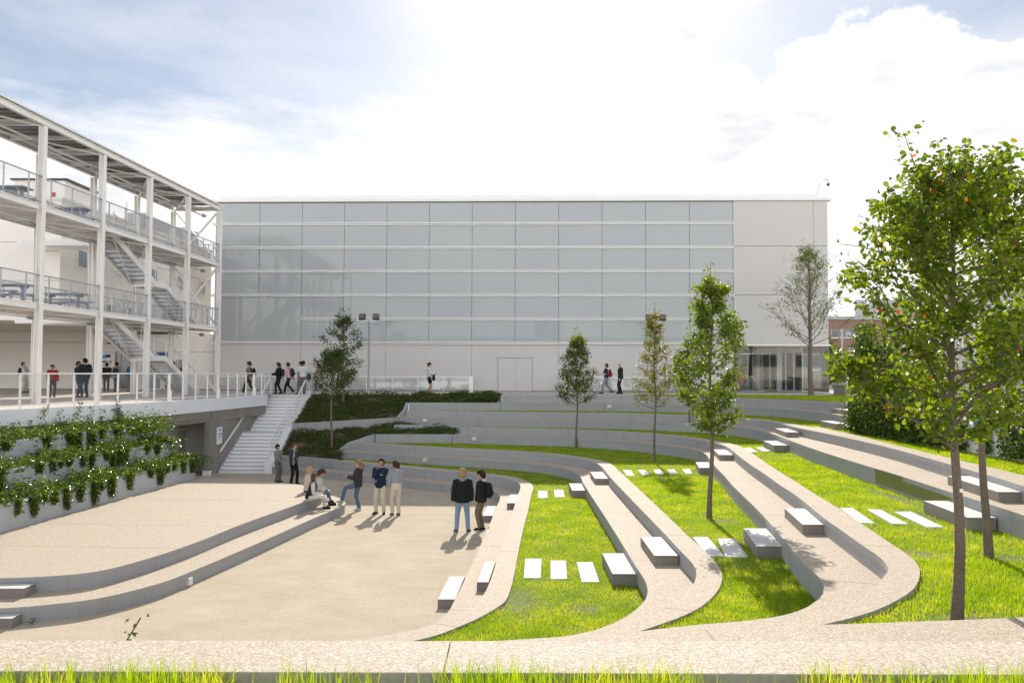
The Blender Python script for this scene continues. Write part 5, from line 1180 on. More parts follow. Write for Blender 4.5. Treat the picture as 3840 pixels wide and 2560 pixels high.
# upper terrace
person('man in a taupe shirt and dark trousers with a black backpack walking left', (-14.1, 42.8, 0), 90, 1.76, (.17,.145,.125), (.028,.028,.03), (.045,.03,.022), WHT, None, jacket=.02, hem=.83, hairk='curly', group=g2, bag=('black backpack with an upright stick on the walking man in taupe', BLK, 'back'), extra=lambda root, up, hp, wr, MW: None, **Wk)
person('youth in a black hoodie carrying a dark backpack at the top of the stairs', (-12.55, 42.9, 0), 90, 1.68, (.016,.017,.016), (.02,.02,.02), (.035,.026,.02), BLK, None, L=(-.16,.32,1.10), R_h=(.16,.30,1.08), fl=(-.08,.12,0), fr=(.08,-.14,.02), jacket=.035, hem=.83, hairk='curly', hood=(.016,.017,.016), group=g2, bag=('round dark backpack on the youth in the black hoodie', (.03,.03,.032), 'back'), extra=phone('dark phone on a stick held by the youth in black'))
person('young man in a pink sweatshirt and black trousers striding left', (-12.05, 43.1, 0), 84, 1.73, (.62,.40,.44), BLK, (.022,.018,.015), GREY, WHT, jacket=.026, hem=.87, lean=.14, hpit=-.25, group=g2, bag=('navy backpack on the young man in pink', NAVY, 'back'), **Wk2)
person('youth with dark curly hair half hidden behind the white t-shirt', (-11.5, 43.3, 0), 120, 1.74, NAVY, (.17,.18,.19), (.03,.024,.02), BLK, None, fl=(-.08,.1,0), fr=(.1,-.25,.03), jacket=.03, hem=.83, hairk='curly', hpit=-.2, group=g2)
person('man in a white t-shirt with a thin circle on the back and grey jeans', (-11.25, 42.95, 0), 12, 1.80, (.66,.65,.66), (.17,.165,.16), (.02,.016,.014), (.05,.05,.055), WHT, SKIN2, L=(-.25,.02,.82), R_h=(.26,.02,.82), fl=(-.09,.05,0), fr=(.09,-.05,0), jacket=.03, hem=.85, sleeve=.8, group=g2, bag=('blue and black bag hanging beside the white t-shirt man', (.03,.09,.16), 'side'),
       extra=lambda root, up, hp, wr, MW: ring(root, up))
person('person in a beige jacket behind the leaves of the front twin tree', (-10.55, 43.5, 0), 80, 1.70, (.48,.38,.28), (.30,.34,.42), (.06,.04,.03), WHT, None, jacket=.04, hem=.83, group=g2, **Wk2)
person('man in a white track jacket and black shorts carrying a bag in front', (-4.65, 44.75, 0), -84, 1.76, (.62,.64,.68), (.02,.022,.03), (.025,.02,.016), WHT, None, SKIN2, L=(-.06,.26,1.06), R_h=(.10,.30,1.12), fl=(-.05,-.06,0), fr=(.06,.10,0), jacket=.024, hem=.90, legs=.78, group=g2, bag=('black holdall held in front of the man in shorts', (.018,.022,.018), 'front'))
person('young man in a navy t-shirt and grey jeans walking with a phone', (5.45, 46.0, 0), 90, 1.76, (.022,.026,.045), (.20,.22,.26), (.02,.016,.014), BLK, None, None, L=(-.10,.30,1.16), R_h=(.08,.32,1.18), fl=(-.08,.25,0), fr=(.08,-.34,.08), pelv=.925, jacket=.02, hem=.87, sleeve=.75, hpit=-.35, lean=.06, group=g2, bag=('dark red backpack on the man in the navy t-shirt', (.22,.02,.025), 'back'), extra=phone('phone the walking man in navy looks at'))
person('bald man in a black jacket and black trousers standing in profile', (6.28, 46.1, 0), 82, 1.80, (.024,.022,.020), (.022,.021,.02), None, BLK, None, None, L=(-.24,.04,.82), R_h=(.22,.10,.80), fl=(-.08,.07,0), fr=(.09,-.06,0), jacket=.045, hem=.83, hairk='bald', group=g2)
# under the gallery
person('boy in a white and navy jacket with a backpack looking at his phone', (-26.9, 44.0, 0), -80, 1.70, (.55,.55,.56), (.50,.45,.37), (.07,.04,.025), BLK, None, None, L=(-.06,.30,1.16), R_h=(.08,.32,1.16), fl=(-.09,.05,0), fr=(.09,-.05,0), jacket=.035, hem=.83, hpit=-.5, vest=None, hood=(.6,.6,.6), group=g3, bag=('dark backpack on the boy in the white hooded jacket', NAVY, 'back'), extra=phone('phone held by the boy in the white jacket'))
person('short youth in a dark red jacket behind the railing', (-21.2, 36.8, 0), -140, 1.50, (.28,.025,.03), (.05,.05,.055), (.025,.018,.014), BLK, WHT, SKIN2, L=(-.24,.08,.84), R_h=(.24,.08,.84), fl=(-.10,0,0), fr=(.1,.03,0), jacket=.042, hem=.90, hyaw=-.6, group=g3)
person('man in a navy sweater and jeans facing the larger man', (-20.15, 37.0, 0), -60, 1.66, (.022,.035,.075), (.028,.045,.10), (.03,.02,.016), (.06,.03,.03), None, SKIN2, L=(-.10,.24,.96), R_h=(.16,.22,.96), fl=(-.11,0,0), fr=(.11,0,0), jacket=.05, hem=.83, hyaw=-.3, group=g3)
person('tall man in a black and grey baseball jacket and dark jeans', (-19.65, 36.7, 0), 60, 1.80, (.020,.022,.028), (.022,.032,.06), (.018,.014,.012), (.03,.03,.03), (.45,.06,.05), SKIN2, L=(-.18,.22,.98), R_h=(.22,.16,.92), fl=(-.12,0,0), fr=(.12,0,0), jacket=.055, hem=.83, hyaw=.2, group=g3)
person('person with a dark backpack and grey hooded top by the banner', (-22.9, 46.2, 0), 10, 1.72, (.26,.23,.23), (.05,.055,.07), (.025,.02,.018), BLK, None, None, L=(-.25,.10,.86), R_h=(.25,.05,.84), jacket=.04, hem=.83, hood=(.26,.23,.23), group=g3, bag=('dark teal backpack on the person by the banner', (.02,.035,.05), 'back'))
person('man in a bright blue jacket and beige trousers near the entrance', (-22.4, 46.9, 0), 165, 1.72, (.05,.16,.36), (.20,.18,.16), (.025,.02,.016), BLK, None, SKIN2, L=(-.22,.10,.86), R_h=(.2,.14,.9), jacket=.05, hem=.83, group=g3)
person('person in dark clothes half hidden by the second column', (-24.3, 47.8, 0), 30, 1.70, (.03,.026,.026), (.04,.035,.035), (.03,.02,.018), BLK, None, None, jacket=.04, hem=.83, group=g3)
person('man in a black jacket behind the gallery stairs', (-20.6, 48.5, 0), 20, 1.80, BLK, (.03,.03,.034), (.02,.016,.014), BLK, None, None, jacket=.045, hem=.83, group=g3)
person('second person in black facing the camera behind the gallery stairs', (-20.15, 48.9, 0), 175, 1.66, (.03,.03,.03), (.03,.03,.034), (.03,.02,.018), BLK, None, SKIN2, jacket=.04, hem=.83, group=g3)
# ------------------------------------------------------------------ vegetation
def inpoly(P, poly):
    x, y = P[:, 0], P[:, 1]; q = np.array(poly); n = len(q); r = np.zeros(len(P), bool); j = n-1
    for i in range(n):
        xi, yi, xj, yj = q[i, 0], q[i, 1], q[j, 0], q[j, 1]
        if yi != yj:
            c = ((yi > y) != (yj > y)) & (x < (xj-xi)*(y-yi)/(yj-yi)+xi); r ^= c
        j = i
    return r
def pmesh(name, V, Fq, nper, tint, mat, smooth=False, parent=None, loc=None):
    """V (N,k,3) copies of a small template with faces Fq -> one mesh with a per-copy 'tint'"""
    Nn, k, _ = V.shape
    if loc is not None: V = V - np.array(loc)
    me = bpy.data.meshes.new(name); me.vertices.add(Nn*k); me.vertices.foreach_set('co', V.reshape(-1).astype(np.float32))
    sizes = [len(f) for f in Fq]; base = np.arange(Nn)*k
    loops = (base[:, None] + np.array([i for f in Fq for i in f])[None, :]).reshape(-1)
    st = np.cumsum([0]+sizes[:-1]); tot = sum(sizes)
    starts = (np.arange(Nn)*tot)[:, None] + st[None, :]
    me.loops.add(Nn*tot); me.loops.foreach_set('vertex_index', loops.astype(np.int32))
    me.polygons.add(Nn*len(Fq)); me.polygons.foreach_set('loop_start', starts.reshape(-1).astype(np.int32))
    me.update(calc_edges=True)
    a = me.attributes.new('tint', 'FLOAT', 'FACE'); a.data.foreach_set('value', np.repeat(tint, len(Fq)).astype(np.float32))
    me.materials.append(mat)
    if smooth: me.polygons.foreach_set('use_smooth', [True]*len(me.polygons))
    me.validate()
    o = bpy.data.objects.new(name, me); COL.objects.link(o)
    if parent is not None: o.parent = parent
    elif loc is not None: o.location = loc
    return o
LEAF = (np.array([(0,0,0),(0,.5,-.02),(0,1.,-.20),(-.30,.22,.08),(-.31,.62,.05),(.30,.22,.08),(.31,.62,.05)]), [(0,1,4,3),(1,2,4),(0,5,6,1),(1,6,2)])
LEAF4 = (np.array([(0,0,0),(-.33,.45,.10),(0,1.,-.14),(.33,.45,.10)]), [(0,2,1),(0,3,2)])
def frames(n, droop=.3, flat=.5):
    d = NR.normal(size=(n, 3)); d[:, 2] = d[:, 2]*.6 - droop; d /= np.linalg.norm(d, axis=1)[:, None]
    u = NR.normal(size=(n, 3)); u[:, 2] += flat*1.5
    x = np.cross(d, u); x /= np.linalg.norm(x, axis=1)[:, None]+1e-9; z = np.cross(x, d)
    return np.stack([x, d, z], 1)
def leaves(name, P, size, mat, tmpl=LEAF4, parent=None, loc=None, droop=.3, flat=.5, tint=None):
    n = len(P); Fm = frames(n, droop, flat); s = size*(NR.uniform(.65, 1.25, n))
    V = np.einsum('kj,nji->nki', tmpl[0], Fm)*s[:, None, None] + P[:, None, :]
    if tint is None: tint = NR.uniform(0, 1, n)
    return pmesh(name, V, tmpl[1], len(tmpl[0]), tint, mat, parent=parent, loc=loc)

def tree(label, base, top, prof, tr, nl, nleaf, size, mat, group='young trees planted in the lawns', tmpl=LEAF4, lean=(0, 0), fork=None, seed=1, spread=.085, steep=.9, inner=.25, shoots=(), tintf=None, sub=4, name='pear_tree', holes=.33, bk=1.):
    rnd = random.Random(seed); bx, by, bz = base; Ht = top-bz
    root = thing(name, label, 'tree', base, group)
    def R(z):
        for (a, ra), (b, rb) in zip(prof, prof[1:]):
            if a <= z <= b: return ra+(rb-ra)*(z-a)/(b-a)
        return .02
    def ctr(z):
        t = (z-bz)/Ht; return Vector((bx+lean[0]*t+.03*math.sin(z*2.1+seed), by+lean[1]*t+.03*math.cos(z*1.7+seed), z))
    m = MB(); n = 12
    zs = [bz-.1, bz+.03] + [bz+Ht*k/n for k in range(1, n+1)]
    m.tube([ctr(z) for z in zs], [tr*1.35, tr*1.15] + [max(.006, tr*(1-.93*k/n)) for k in range(1, n+1)], 10)
    z0 = prof[0][0]; pts = []; ga = rnd.random()*6
    for i in range(nl):
        f = (i+.5)/nl; zb = z0-.15+(top-z0)*.90*f**1.1; ga += 2.399+rnd.uniform(-.4, .4)
        z1t = min(top-.02, zb+ (.35+.9*rnd.random())*steep*max(.2, R(min(top, zb+.35))))
        r = R(z1t)*rnd.uniform(.72, 1.08)
        p0 = ctr(zb); e = ctr(z1t) + Vector((math.cos(ga)*r, math.sin(ga)*r, 0))
        md = p0.lerp(e, .5) + Vector((math.cos(ga)*r*.12, math.sin(ga)*r*.12, -.10*r)); q1 = p0.lerp(md, .5)+Vector((0, 0, .02))
        q3 = md.lerp(e, .5) + Vector((rnd.uniform(-.04, .04), rnd.uniform(-.04, .04), -.02))
        br = max(.006*bk, tr*.42*bk*(1-.65*f)); path = [p0, q1, md, q3, e]
        m.tube(path, [br, br*.8, br*.6, br*.42, .004], 6, cap=False)
        L_ = (e-p0).length; w = []
        for a, b in zip(path, path[1:]):
            for k in range(4): w.append(a.lerp(b, k/4))
        pts += [(p, .8) for p in w[int(len(w)*inner):]] + [(e, 1.2)]
        for s in range(sub):
            t = rnd.uniform(.3, .95); k = min(3, int(t*4)); a = path[k].lerp(path[k+1], t*4-k)
            d = Vector((math.cos(ga+rnd.uniform(-1.3, 1.3)), math.sin(ga+rnd.uniform(-1.3, 1.3)), rnd.uniform(.1, 1.1))).normalized()*L_*rnd.uniform(.22, .45)
            m.tube([a, a+d*.5+Vector((0, 0, .02)), a+d], [br*.35, br*.25, .003], 5, cap=False)
            pts += [(a+d*x, 1.) for x in (.35, .6, .8, 1.)]
    for k in range(10): pts.append((ctr(top-(top-z0)*.35*k/10), .7))
    for (sx, sy, sz0, sz1) in shoots:      # single long shoots standing out of the crown
        a = Vector((bx+sx*.5, by+sy*.5, sz0)); b = Vector((bx+sx, by+sy, sz1)); m.tube([a, a.lerp(b, .5)+Vector((.03, 0, 0)), b], [.012, .008, .003], 5, cap=False)
        pts += [(a.lerp(b, x), .35) for x in (.3, .45, .6, .7, .8, .87, .94, 1.)]*2
    m.build('trunk', M['bark'], root, smooth=True)
    W_ = np.array([w for _, w in pts]); Q = np.array([p[:] for p, _ in pts])
    # some twigs carry many leaves, some few: light and dark clumps with gaps between
    W_ = W_*NR.choice([.15, .6, 1., 1.6], len(W_), p=[.33, .25, .25, .17])
    W_ /= W_.sum(); idx = NR.choice(len(Q), nleaf, p=W_); P = Q[idx] + NR.normal(size=(nleaf, 3))*spread*np.array([1, 1, .9])
    rr = np.hypot(P[:, 0]-bx-lean[0]*(P[:, 2]-bz)/Ht, P[:, 1]-by-lean[1]*(P[:, 2]-bz)/Ht); lim = np.array([R(z) for z in P[:, 2]])
    keep = (rr < lim*1.15+.08) | (NR.uniform(size=nleaf) < .25); 
    if shoots: keep |= P[:, 2] > prof[-2][0]
    keep &= (P[:, 2] > z0-.28); P = P[keep]
    ti = NR.uniform(0, 1, len(P)) if tintf is None else np.clip(tintf(P), 0, 1)
    leaves('crown', P, size, mat, tmpl, parent=root, loc=base, droop=.55, tint=ti)
    return root
T_ = tree('big foreground pear tree with a thick trunk and broad green crown at the right', (4.75, 8.57, -1.49), 3.72, [(.55,.35),(.8,.8),(1.3,1.12),(1.8,1.18),(2.3,1.0),(2.8,.85),(3.2,.66),(3.55,.42),(3.75,.15)], .062, 44, 10500, .074, M['leaf_fresh'], tmpl=LEAF, seed=3, spread=.075, shoots=((-.50,.0,2.9,3.86),(-.36,.1,2.8,3.62),(-.12,0,3.2,3.66),(.12,-.1,3.2,3.66),(-.75,.0,2.0,2.5)), sub=5)
MB().bx(4.752, 4.788, 8.497, 8.503, -.02, .02).build('white_tag', M['white_sign'], T_)
tree('second foreground tree with thinner trunk right of the biggest tree', (7.05, 11.94, -1.49), 4.5, [(.5,.4),(.9,.9),(1.5,1.25),(2.2,1.35),(3.0,1.15),(3.6,.85),(4.1,.5),(4.5,.12)], .062, 38, 8000, .074, M['leaf'], tmpl=LEAF, seed=5, spread=.11, shoots=((.35,0,3.8,4.7),(-.2,0,3.9,4.5)))
rb = MB()
for k in range(7):
    a = k*.9; rb.tube([(7.05+.09*math.cos(a), 11.94+.09*math.sin(a), .46+.03*math.sin(k)), (7.05+.2*math.cos(a+.5)+.05, 11.94-.06+.1*math.sin(a+.5), .52+.05*math.cos(2*k)), (7.05+.12*math.cos(a+1)+.06, 11.9+.1*math.sin(a+1), .38-.04*math.sin(k*1.3))], [.02, .035, .015], 6, flat=.4)
o = rb.build('blue_ribbon', surf('blue_plastic', (.04, .26, .60), .35, .1), None, loc=(7.05, 11.94, .4)); tag(o, 'bright blue plastic ribbon knotted round the thinner foreground trunk', 'ribbon')
br = lambda P: NR.uniform(0, .86, len(P)) + np.clip((P[:, 2]-2.6)*.16, 0, .3)
tree('tall pear tree on the middle lawn with a narrow browning top', (4.63, 18.64, -2.17), 3.85, [(-.1,.30),(.2,.62),(.8,.70),(1.4,.72),(2.1,.82),(2.45,.62),(2.9,.42),(3.4,.32),(3.85,.10)], .062, 40, 6800, .088, M['leaf_fresh'], seed=9, spread=.085, lean=(.05, 0), tintf=br)
tree('thin reddish autumn tree with sparse leaves on the middle lawn', (5.41, 30.17, -2.17), 3.9, [(-.05,.30),(.3,.72),(.9,.70),(1.6,.55),(2.4,.42),(3.1,.26),(3.6,.14),(3.9,.05)], .05, 34, 3000, .088, M['leaf_autumn'], seed=14, spread=.09)
tree('small dark green tree on the middle lawn between the doors and the walking men', (2.93, 35.97, -2.17), 3.3, [(-.15,.3),(.2,.85),(.8,.88),(1.4,.72),(2.1,.5),(2.8,.28),(3.3,.06)], .05, 34, 4800, .095, M['leaf'], seed=21, spread=.10)
tree('front one of two trees beside the stairs, with low round crown', (-8.48, 37.6, -2.35), 2.45, [(.0,.4),(.4,1.0),(1.0,1.08),(1.6,.85),(2.1,.5),(2.45,.15)], .06, 32, 3300, .10, M['leaf_shade'], 'twin trees on the planted slope', seed=31, spread=.11)
tree('rear one of two trees beside the stairs, taller with pointed crown', (-9.0, 42.5, -.52), 4.65, [(.5,.35),(1.0,.7),(2.0,.95),(3.0,1.05),(3.7,.65),(4.2,.4),(4.65,.08)], .055, 34, 3300, .105, M['leaf_shade'], 'twin trees on the planted slope', seed=33, spread=.11)
tree('dark small tree half hidden behind the tall pear tree', (8.16, 36.81, -1.49), 2.5, [(.2,.4),(.7,.85),(1.3,.92),(1.9,.7),(2.5,.15)], .05, 26, 2300, .10, M['leaf_shade'], seed=41, spread=.11)
tree('nearly bare tree with fine branches in front of the blank white wall', (16.45, 43.93, 0), 8.4, [(2.7,.7),(3.4,1.7),(4.3,2.15),(5.2,1.95),(6.2,1.45),(7.2,.9),(8.0,.4),(8.4,.1)], .15, 50, 2600, .12, M['leaf_pale'], seed=52, bk=.42, spread=.10, steep=1.5, inner=.62, sub=7, name='bare_tree', group='trees beyond the upper tier')

# shrubs and conifers beyond the lobby
def bush(lb, x, y, r, h, mat, n, sz, cone=False, nm='shrub', grp='shrubs and conifers beyond the glass lobby'):
    root = thing(nm, lb, 'shrub' if not cone else 'conifer', (x, y, 0), grp)
    m = MB(); m.tube([(x, y, 0), (x, y, h*.9)], [.06, .02], 6); 
    for k in range(9):
        a = k*2.4; m.tube([(x, y, h*.1*(1+k*.7)), (x+math.cos(a)*r*.6, y+math.sin(a)*r*.6, h*(.2+.07*k))], [.03, .008], 5)
    m.build('stems', M['bark'], root)
    k = 46; C_ = NR.normal(size=(k, 3)); C_ /= np.linalg.norm(C_, axis=1)[:, None]; C_ *= NR.uniform(.35, 1., k)[:, None]
    C_ = C_*np.array([r, r, h*.5]) + np.array([x, y, h*.5])
    if cone: f = np.clip(1-(C_[:, 2]/h), .06, 1); C_[:, 0] = x+(C_[:, 0]-x)*f*1.3; C_[:, 1] = y+(C_[:, 1]-y)*f*1.3
    P = C_[NR.integers(0, k, n)] + NR.normal(size=(n, 3))*r*.16; P[:, 2] = np.abs(P[:, 2])
    leaves('foliage', P, sz, mat, parent=root, loc=(x, y, 0), flat=.3, droop=0. if not cone else .2); return root
bush('rounded light green shrub right of the lobby corner', 23.2, 54, 1.15, 1.75, M['bush'], 1500, .16)
bush('taller olive shrub behind the rounded light shrub', 24.0, 58.5, 1.6, 2.9, M['bush'], 1700, .17)
bush('pale leafy shrub nearest the planter bowl', 25.6, 56.5, 1.2, 2.2, M['bush'], 1500, .16)
bush('small blue grey shrub behind the planter bowl', 25.2, 52, .8, 1.0, M['leaf'], 800, .13)
bush('dark green bushy conifer below the brick building', 26.0, 66, 2.3, 4.3, M['conifer'], 2600, .26, True, 'conifer')
bush('second dark conifer between the shrubs and the ivy', 30.5, 67, 2.2, 4.0, M['conifer'], 2600, .26, True, 'conifer')
bush('dark conifer partly behind the lobby corner', 22.6, 66, 2.2, 4.1, M['conifer'], 2400, .26, True, 'conifer')
bush('dark evergreen behind the ivy covered fence', 28.0, 56, 1.6, 2.8, M['leaf_shade'], 1600, .18)

# ---- ivy
def ivy(name, P, sz, mat, lb, cat='ivy', **k):
    o = leaves(name, P, sz, mat, loc=tuple(P.mean(0)), **k); tag(o, lb, cat, None, 'stuff'); return o
def along(line, n):
    L_ = np.array(line); seg = np.linalg.norm(np.diff(L_, axis=0), axis=1); cs = np.concatenate([[0], np.cumsum(seg)]); t = NR.uniform(0, cs[-1], n)
    i = np.clip(np.searchsorted(cs, t)-1, 0, len(seg)-1); f = (t-cs[i])/seg[i]; d = np.diff(L_, axis=0)[i]/seg[i][:, None]
    return L_[i] + d*(f*seg[i])[:, None], d, t
for pi, (line, zt) in enumerate(PLANT):
    lb = ('ivy filling and hanging over the lowest planter wall', 'ivy filling and hanging over the middle planter wall', 'ivy climbing from the top planter up the edge beam')[pi]
    ln = [p for p in line if p[1] > 17.5]; Ps = []
    n = 10500; q, d, t = along(ln, n); nv = np.stack([-d[:, 1], d[:, 0]], 1); w = NR.uniform(-.06, .95 if pi < 2 else 1.25, n)
    hgt = .08+.15*np.sin(t*2.1+pi)+.1*np.sin(t*5.3+2*pi)
    P = np.column_stack([q+nv*w[:, None], zt-.10+np.abs(NR.normal(size=n))*.14+np.clip(hgt, 0, 1)*1.2*NR.uniform(0, 1, n)]); Ps.append(P)
    Lt = t.max(); k = 0.
    while k < Lt:                                    # hanging bunches
        if random.random() < .74:
            wd = random.uniform(.08, .20); ln_ = random.uniform(.25, .72); nn = int(520*wd*ln_/.1)
            tt = k+NR.normal(size=nn)*wd*.5; hang = NR.uniform(0, 1, nn)**1.2*ln_*np.exp(-((tt-k)/wd)**2*.8)
            cs = np.interp(tt, np.linspace(0, Lt, 80), np.array([0]*80)); L_ = np.array(ln); seg = np.linalg.norm(np.diff(L_, axis=0), axis=1); cum = np.concatenate([[0], np.cumsum(seg)])
            X = np.interp(tt, cum, L_[:, 0]); Y = np.interp(tt, cum, L_[:, 1])
            Ps.append(np.column_stack([X+.03+np.abs(NR.normal(size=nn))*.055, Y+NR.normal(size=nn)*.03, zt+.05-hang]))
        k += random.uniform(.30, .75)
    if pi == 2:
        k = 0.
        while k < Lt+2:                              # shoots climbing the edge beam
            hh = random.uniform(.25, 1.0); nn = int(70*hh); s = NR.uniform(0, 1, nn); x = np.interp(k, np.linspace(0, Lt, len(ln)), [p[0] for p in ln]); y = np.interp(k, np.linspace(0, Lt, len(ln)), [p[1] for p in ln])
            ex = np.interp(y, [p[1] for p in EDGE], [p[0] for p in EDGE])
            Ps.append(np.column_stack([ex+.04+NR.uniform(0, .15, nn), y+NR.normal(size=nn)*.10*(1-s*.6)+.12*np.sin(s*5+k), zt+.05+s*hh])); k += random.uniform(.25, .8)
        nn = 3600; Ps.append(np.column_stack([NR.normal(size=nn)*.42-13.75, 29.6+NR.normal(size=nn)*.75, -1.0+np.abs(NR.normal(size=nn))*.26]))
    else:
        e = ln[-1]; nn = 1300; Ps.append(np.column_stack([e[0]-.3+NR.normal(size=nn)*.32, e[1]+NR.normal(size=nn)*.22, zt+.05-np.abs(NR.normal(size=nn))*.25+.12]))
    ivy('trailing_ivy', np.vstack(Ps), .085, M['ivy'], lb, flat=.7)
# ivy on the boundary wall and fence at the right
def wallivy(n, y0, y1, z0, z1, x=11.66, sx=.07):
    y = NR.uniform(y0, y1, n); z = NR.uniform(z0, z1, n); return np.column_stack([x-np.abs(NR.normal(size=n))*sx, y, z])
Ps = [wallivy(5200, 22.6, 27.2, -.72, .12, sx=.10), np.column_stack([NR.normal(size=2600)*.10+11.68, NR.uniform(22.4, 27.3, 2600), .05+np.abs(NR.normal(size=2600))*.10])]
for yy in np.arange(19.6, 22.6, .34):
    if random.random() < .6: n = 320; Ps.append(np.column_stack([11.64-np.abs(NR.normal(size=n))*.06, yy+NR.normal(size=n)*.11, NR.uniform(-.70, .05, n)]))
Ps.append(wallivy(900, 27.0, 27.5, -.7, .3, 11.75, .2))
ivy('wall_ivy', np.vstack(Ps), .10, M['ivy'], 'thick ivy over the low boundary wall with bare wall showing between strands', flat=.2, droop=.6)
Ps = [np.column_stack([11.8+NR.normal(size=6500)*.14, NR.uniform(24.6, 27.1, 6500), NR.uniform(0, 1, 6500)**.9*2.15]), np.column_stack([11.8+NR.normal(size=1500)*.12, NR.uniform(26.0, 27.2, 1500), NR.uniform(1.6, 2.9, 1500)]),
      np.column_stack([11.82+NR.normal(size=3400)*.10, NR.uniform(21.6, 24.8, 3400), NR.uniform(0, 1, 3400)**1.5*1.55]), np.column_stack([NR.uniform(11.8, 14.5, 2600), 27.0+NR.normal(size=2600)*.12, NR.uniform(0, 1, 2600)*1.9])]
ivy('fence_ivy', np.vstack(Ps), .10, M['ivy'], 'dark ivy climbing the tall mesh fence above the low wall', flat=.2, droop=.6)
Ps = [wallivy(1500, 17.0, 19.0, -.7, .3, sx=.10), np.column_stack([11.8+NR.normal(size=4200)*.10, NR.uniform(12.0, 20.5, 4200), NR.uniform(0, 1, 4200)*1.8]), wallivy(1400, 13.5, 16.2, -.7, .2, sx=.09)]
ivy('fence_ivy', np.vstack(Ps), .10, M['ivy'], 'ivy on the nearer fence stretch behind the foreground trees', flat=.2, droop=.6)

# ---- ground cover on the slopes (bare patches left open)
def bare(x, y, s=1.): return np.sin(x*1.9*s+1.3*np.sin(y*1.1*s))*np.sin(y*2.3*s+1.7*np.sin(x*.8*s)) 
def cover(vs, fs, dens, h, sz, mat, lb, thr=.55, extra=None):
    Ps = []
    for f in fs:
        v = [np.array(vs[k]) for k in f]
        for k in range(1, len(v)-1):
            a, b, c = v[0], v[k], v[k+1]; ar = np.linalg.norm(np.cross(b-a, c-a))/2; n = int(ar*dens)
            u, w = NR.uniform(size=n), NR.uniform(size=n); s = u+w > 1; u[s] = 1-u[s]; w[s] = 1-w[s]
            Ps.append(a+(b-a)*u[:, None]+(c-a)*w[:, None])
    P = np.vstack(Ps); g = bare(P[:, 0], P[:, 1])+.45*bare(P[:, 0]*3.1+2, P[:, 1]*2.7)+NR.normal(size=len(P))*.16; P = P[g < thr]; g = g[g < thr]
    P[:, 2] += NR.uniform(0, 1, len(P))*h*np.clip(.55-g*.6, .15, 1.2) + .02
    o = leaves('ground_cover', P, sz, mat, loc=tuple(P.mean(0)), flat=1.1, droop=-.1); tag(o, lb, 'ground cover', None, 'stuff')
cover(*SLOPES[0], 620, .20, .10, M['cover'], 'dark ground cover on the upper slope between stairs and tiers', .78)
cover(*SLOPES[1], 1500, .34, .10, M['cover'], 'low dark shrubs along the terrace edge above the tiers', .95)
cover(*SLOPES[2], 620, .22, .10, M['cover'], 'dark ground cover on the lower slope beside the stairs', .70)

# ---- grass
BL = (np.array([(-.5,0,0),(.5,0,0),(.36,.22,.55),(-.36,.22,.55),(0,.62,1.)]), [(0,1,2,3),(3,2,4)])
B3 = (np.array([(-.5,0,0),(.5,0,0),(0,.5,1.)]), [(0,1,2)])
def blades(P, hgt, wid, tmpl, lb, mat=None):
    n = len(P); a = NR.uniform(0, 2*PI, n); ca, sa = np.cos(a), np.sin(a)
    h = hgt*NR.uniform(.45, 1.3, n); w = wid*NR.uniform(.7, 1.3, n); ln = NR.uniform(.1, 1.1, n)
    t = tmpl[0]; X = t[None, :, 0]*w[:, None]; Y = t[None, :, 1]*(h*ln)[:, None]; Z = t[None, :, 2]*(h*(1-.25*ln))[:, None]
    V = np.stack([X*ca[:, None]-Y*sa[:, None], X*sa[:, None]+Y*ca[:, None], Z], -1) + P[:, None, :]
    c = tuple(P.mean(0)); o = pmesh('grass', V, tmpl[1], len(t), np.clip(.46+.30*bare(P[:, 0]*1.7+3, P[:, 1]*1.5)+.18*bare(P[:, 0]*6.1, P[:, 1]*5.3)+NR.normal(size=n)*.24, 0, 1), mat or M['grass'], loc=c); tag(o, lb, 'grass', None, 'stuff'); return o
def excl(P, pad=.0):
    k = np.ones(len(P), bool)
    for z, q in SLABS: k &= ~inpoly(P+NR.normal(size=P.shape)*.022, q)
    for (xr, xl), y0, y1, z, sh, lb in blk:
        q = [(min(xl, xr)-sh, y0), (max(xl, xr)-sh, y0), (max(xl, xr), y1), (min(xl, xr), y1)]; k &= ~inpoly(P, q)
    return k
BARE = [(.1, 14.1, .42, .9), (1.25, 13.6, .3, .25), (2.1, 12.6, .25, .7), (4.95, 8.9, .5, .25), (3.95, 9.6, .5, .35), (4.4, 9.9, .6, .3), (7.35, 11.8, .32, .2), (4.8, 18.3, .4, .3), (6.15, 12.1, .3, .3), (6.4, 20.5, .45, .8), (5.95, 19.0, .3, .6), (7.8, 15.4, .3, .5), (8.35, 17.4, .2, 1.5)]
gl = ('grass of the lowest curved lawn beside the plaza', 'grass of the middle lawn with the tall pear tree', 'grass of the upper lawn around the foreground trees', 'grass of the highest lawn strip along the ivy wall', 'shaded grass beside the stone planter and the bare tree')
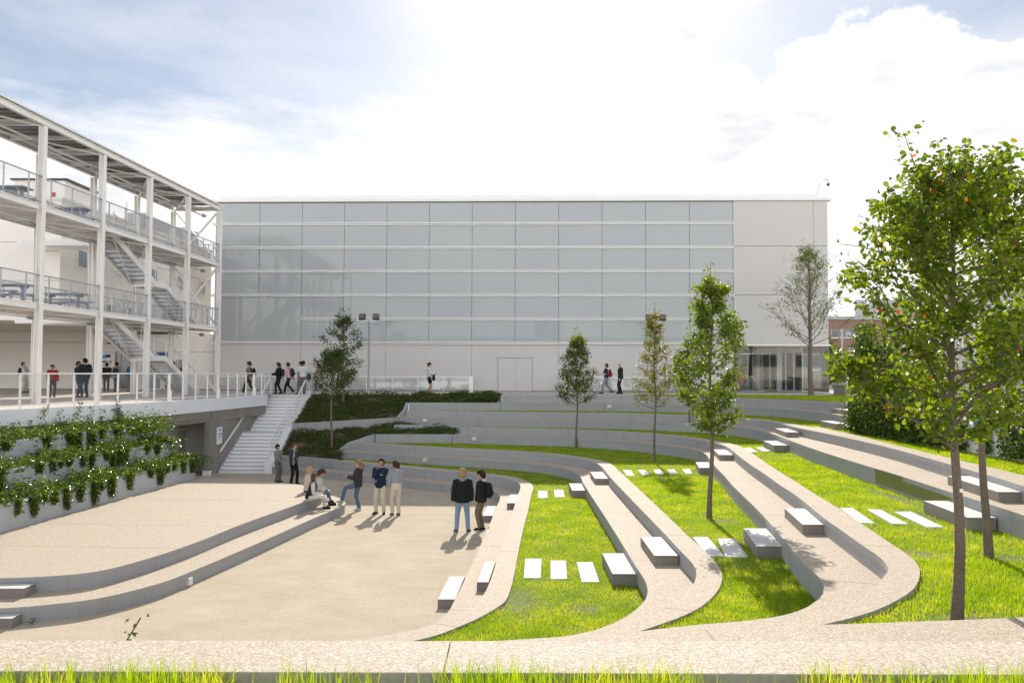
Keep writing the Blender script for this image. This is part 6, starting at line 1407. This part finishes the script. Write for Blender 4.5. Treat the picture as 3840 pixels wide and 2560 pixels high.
for li, (poly, z) in enumerate(lawns):
    q = np.array(poly); x0, y0 = q.min(0); x1, y1 = q.max(0); Pn = []; Pf = []
    for cy in np.arange(max(y0, 6.5), y1, 1.):
        for cx in np.arange(x0, x1, 1.):
            dd = math.hypot(cx+.5, cy+.5)
            if abs(cx+.5) > .66*(cy+.5)+1.5: continue
            den = 5200 if dd < 10 else 3800 if dd < 14 else 2300 if dd < 19 else 1300 if dd < 26 else 700
            n = den; p = np.column_stack([cx+NR.uniform(0, 1, n), cy+NR.uniform(0, 1, n)])
            p = p[inpoly(p, poly)]
            if len(p): p = p[excl(p)]
            if not len(p): continue
            g = bare(p[:, 0], p[:, 1], .9)+.6*bare(p[:, 0]*2.7, p[:, 1]*2.7)
            keep = NR.uniform(size=len(p)) > np.clip((g-.8)*1.5, 0, .45)
            for bx_, by_, rx, ry in BARE:
                r = ((p[:, 0]-bx_)/rx)**2+((p[:, 1]-by_)/ry)**2; keep &= NR.uniform(size=len(p)) > np.minimum(.95, 1.15*np.exp(-r*.9)+.12*NR.normal(size=len(p))*np.exp(-r*.4))
            p = np.column_stack([p[keep], np.full(keep.sum(), z-.004)])
            (Pn if dd < 19 else Pf).append(p)
    if Pn: blades(np.vstack(Pn), .066, .0065, BL, gl[li]+(', near part' if Pf else ''))
    if Pf: blades(np.vstack(Pf), .065 if li < 4 else .05, .016, B3, gl[li]+(', far part' if Pn else ''))
n = 22000; P = np.column_stack([NR.uniform(-3.1, 3.1, n), NR.uniform(3.35, 3.98, n)])
g = np.sin(P[:, 0]*3.1+1.)+np.sin(P[:, 0]*7.7+2.)*.8+np.sin(P[:, 0]*17.+P[:, 1]*5)*.5; P = P[NR.uniform(size=n) < np.clip(.45+.45*g, .03, 1)]
blades(np.column_stack([P, np.full(len(P), -.35)]), .20, .0062, BL, 'long bright grass tufts in front of the foreground wall')
# small weeds: sprigs and fallen leaves
for lb, x, y, z, n in (('small green weed growing beside the stage step block', -8.75, 14.75, ZP, 26), ('thin leafy weed rising above the foreground wall', -2.27, 4.62, -.42, 16)):
    P = np.column_stack([x+NR.normal(size=n)*.018+(np.linspace(0, .13, n) if n < 20 else 0), y+NR.normal(size=n)*.04, z+np.linspace(.02, .12 if n > 20 else .26, n)])
    rt = thing('weed', lb, 'weed', (x, y, z)); leaves('leaves', P, .035, M['bush'], parent=rt, loc=(x, y, z))
    MB().tube([(x, y, z), (x+(.15 if n < 20 else .03), y, z+(.25 if n < 20 else .1))], .004, 5).build('stem', M['bush'], rt)
for i, (x, y, z, lb) in enumerate(((1.05, 18.4, -2.66, 'single orange fallen leaf on the first lawn'), (3.62, 11.6, -1.98, 'single orange fallen leaf on the middle lawn in the shade'))):
    rt = leaves('fallen_leaf', np.array([(x, y, z)]), .085, surf('orange_leaf', (.55, .14, .03), .6, .1), LEAF, loc=(x, y, z), flat=1.5); tag(rt, lb, 'leaf')
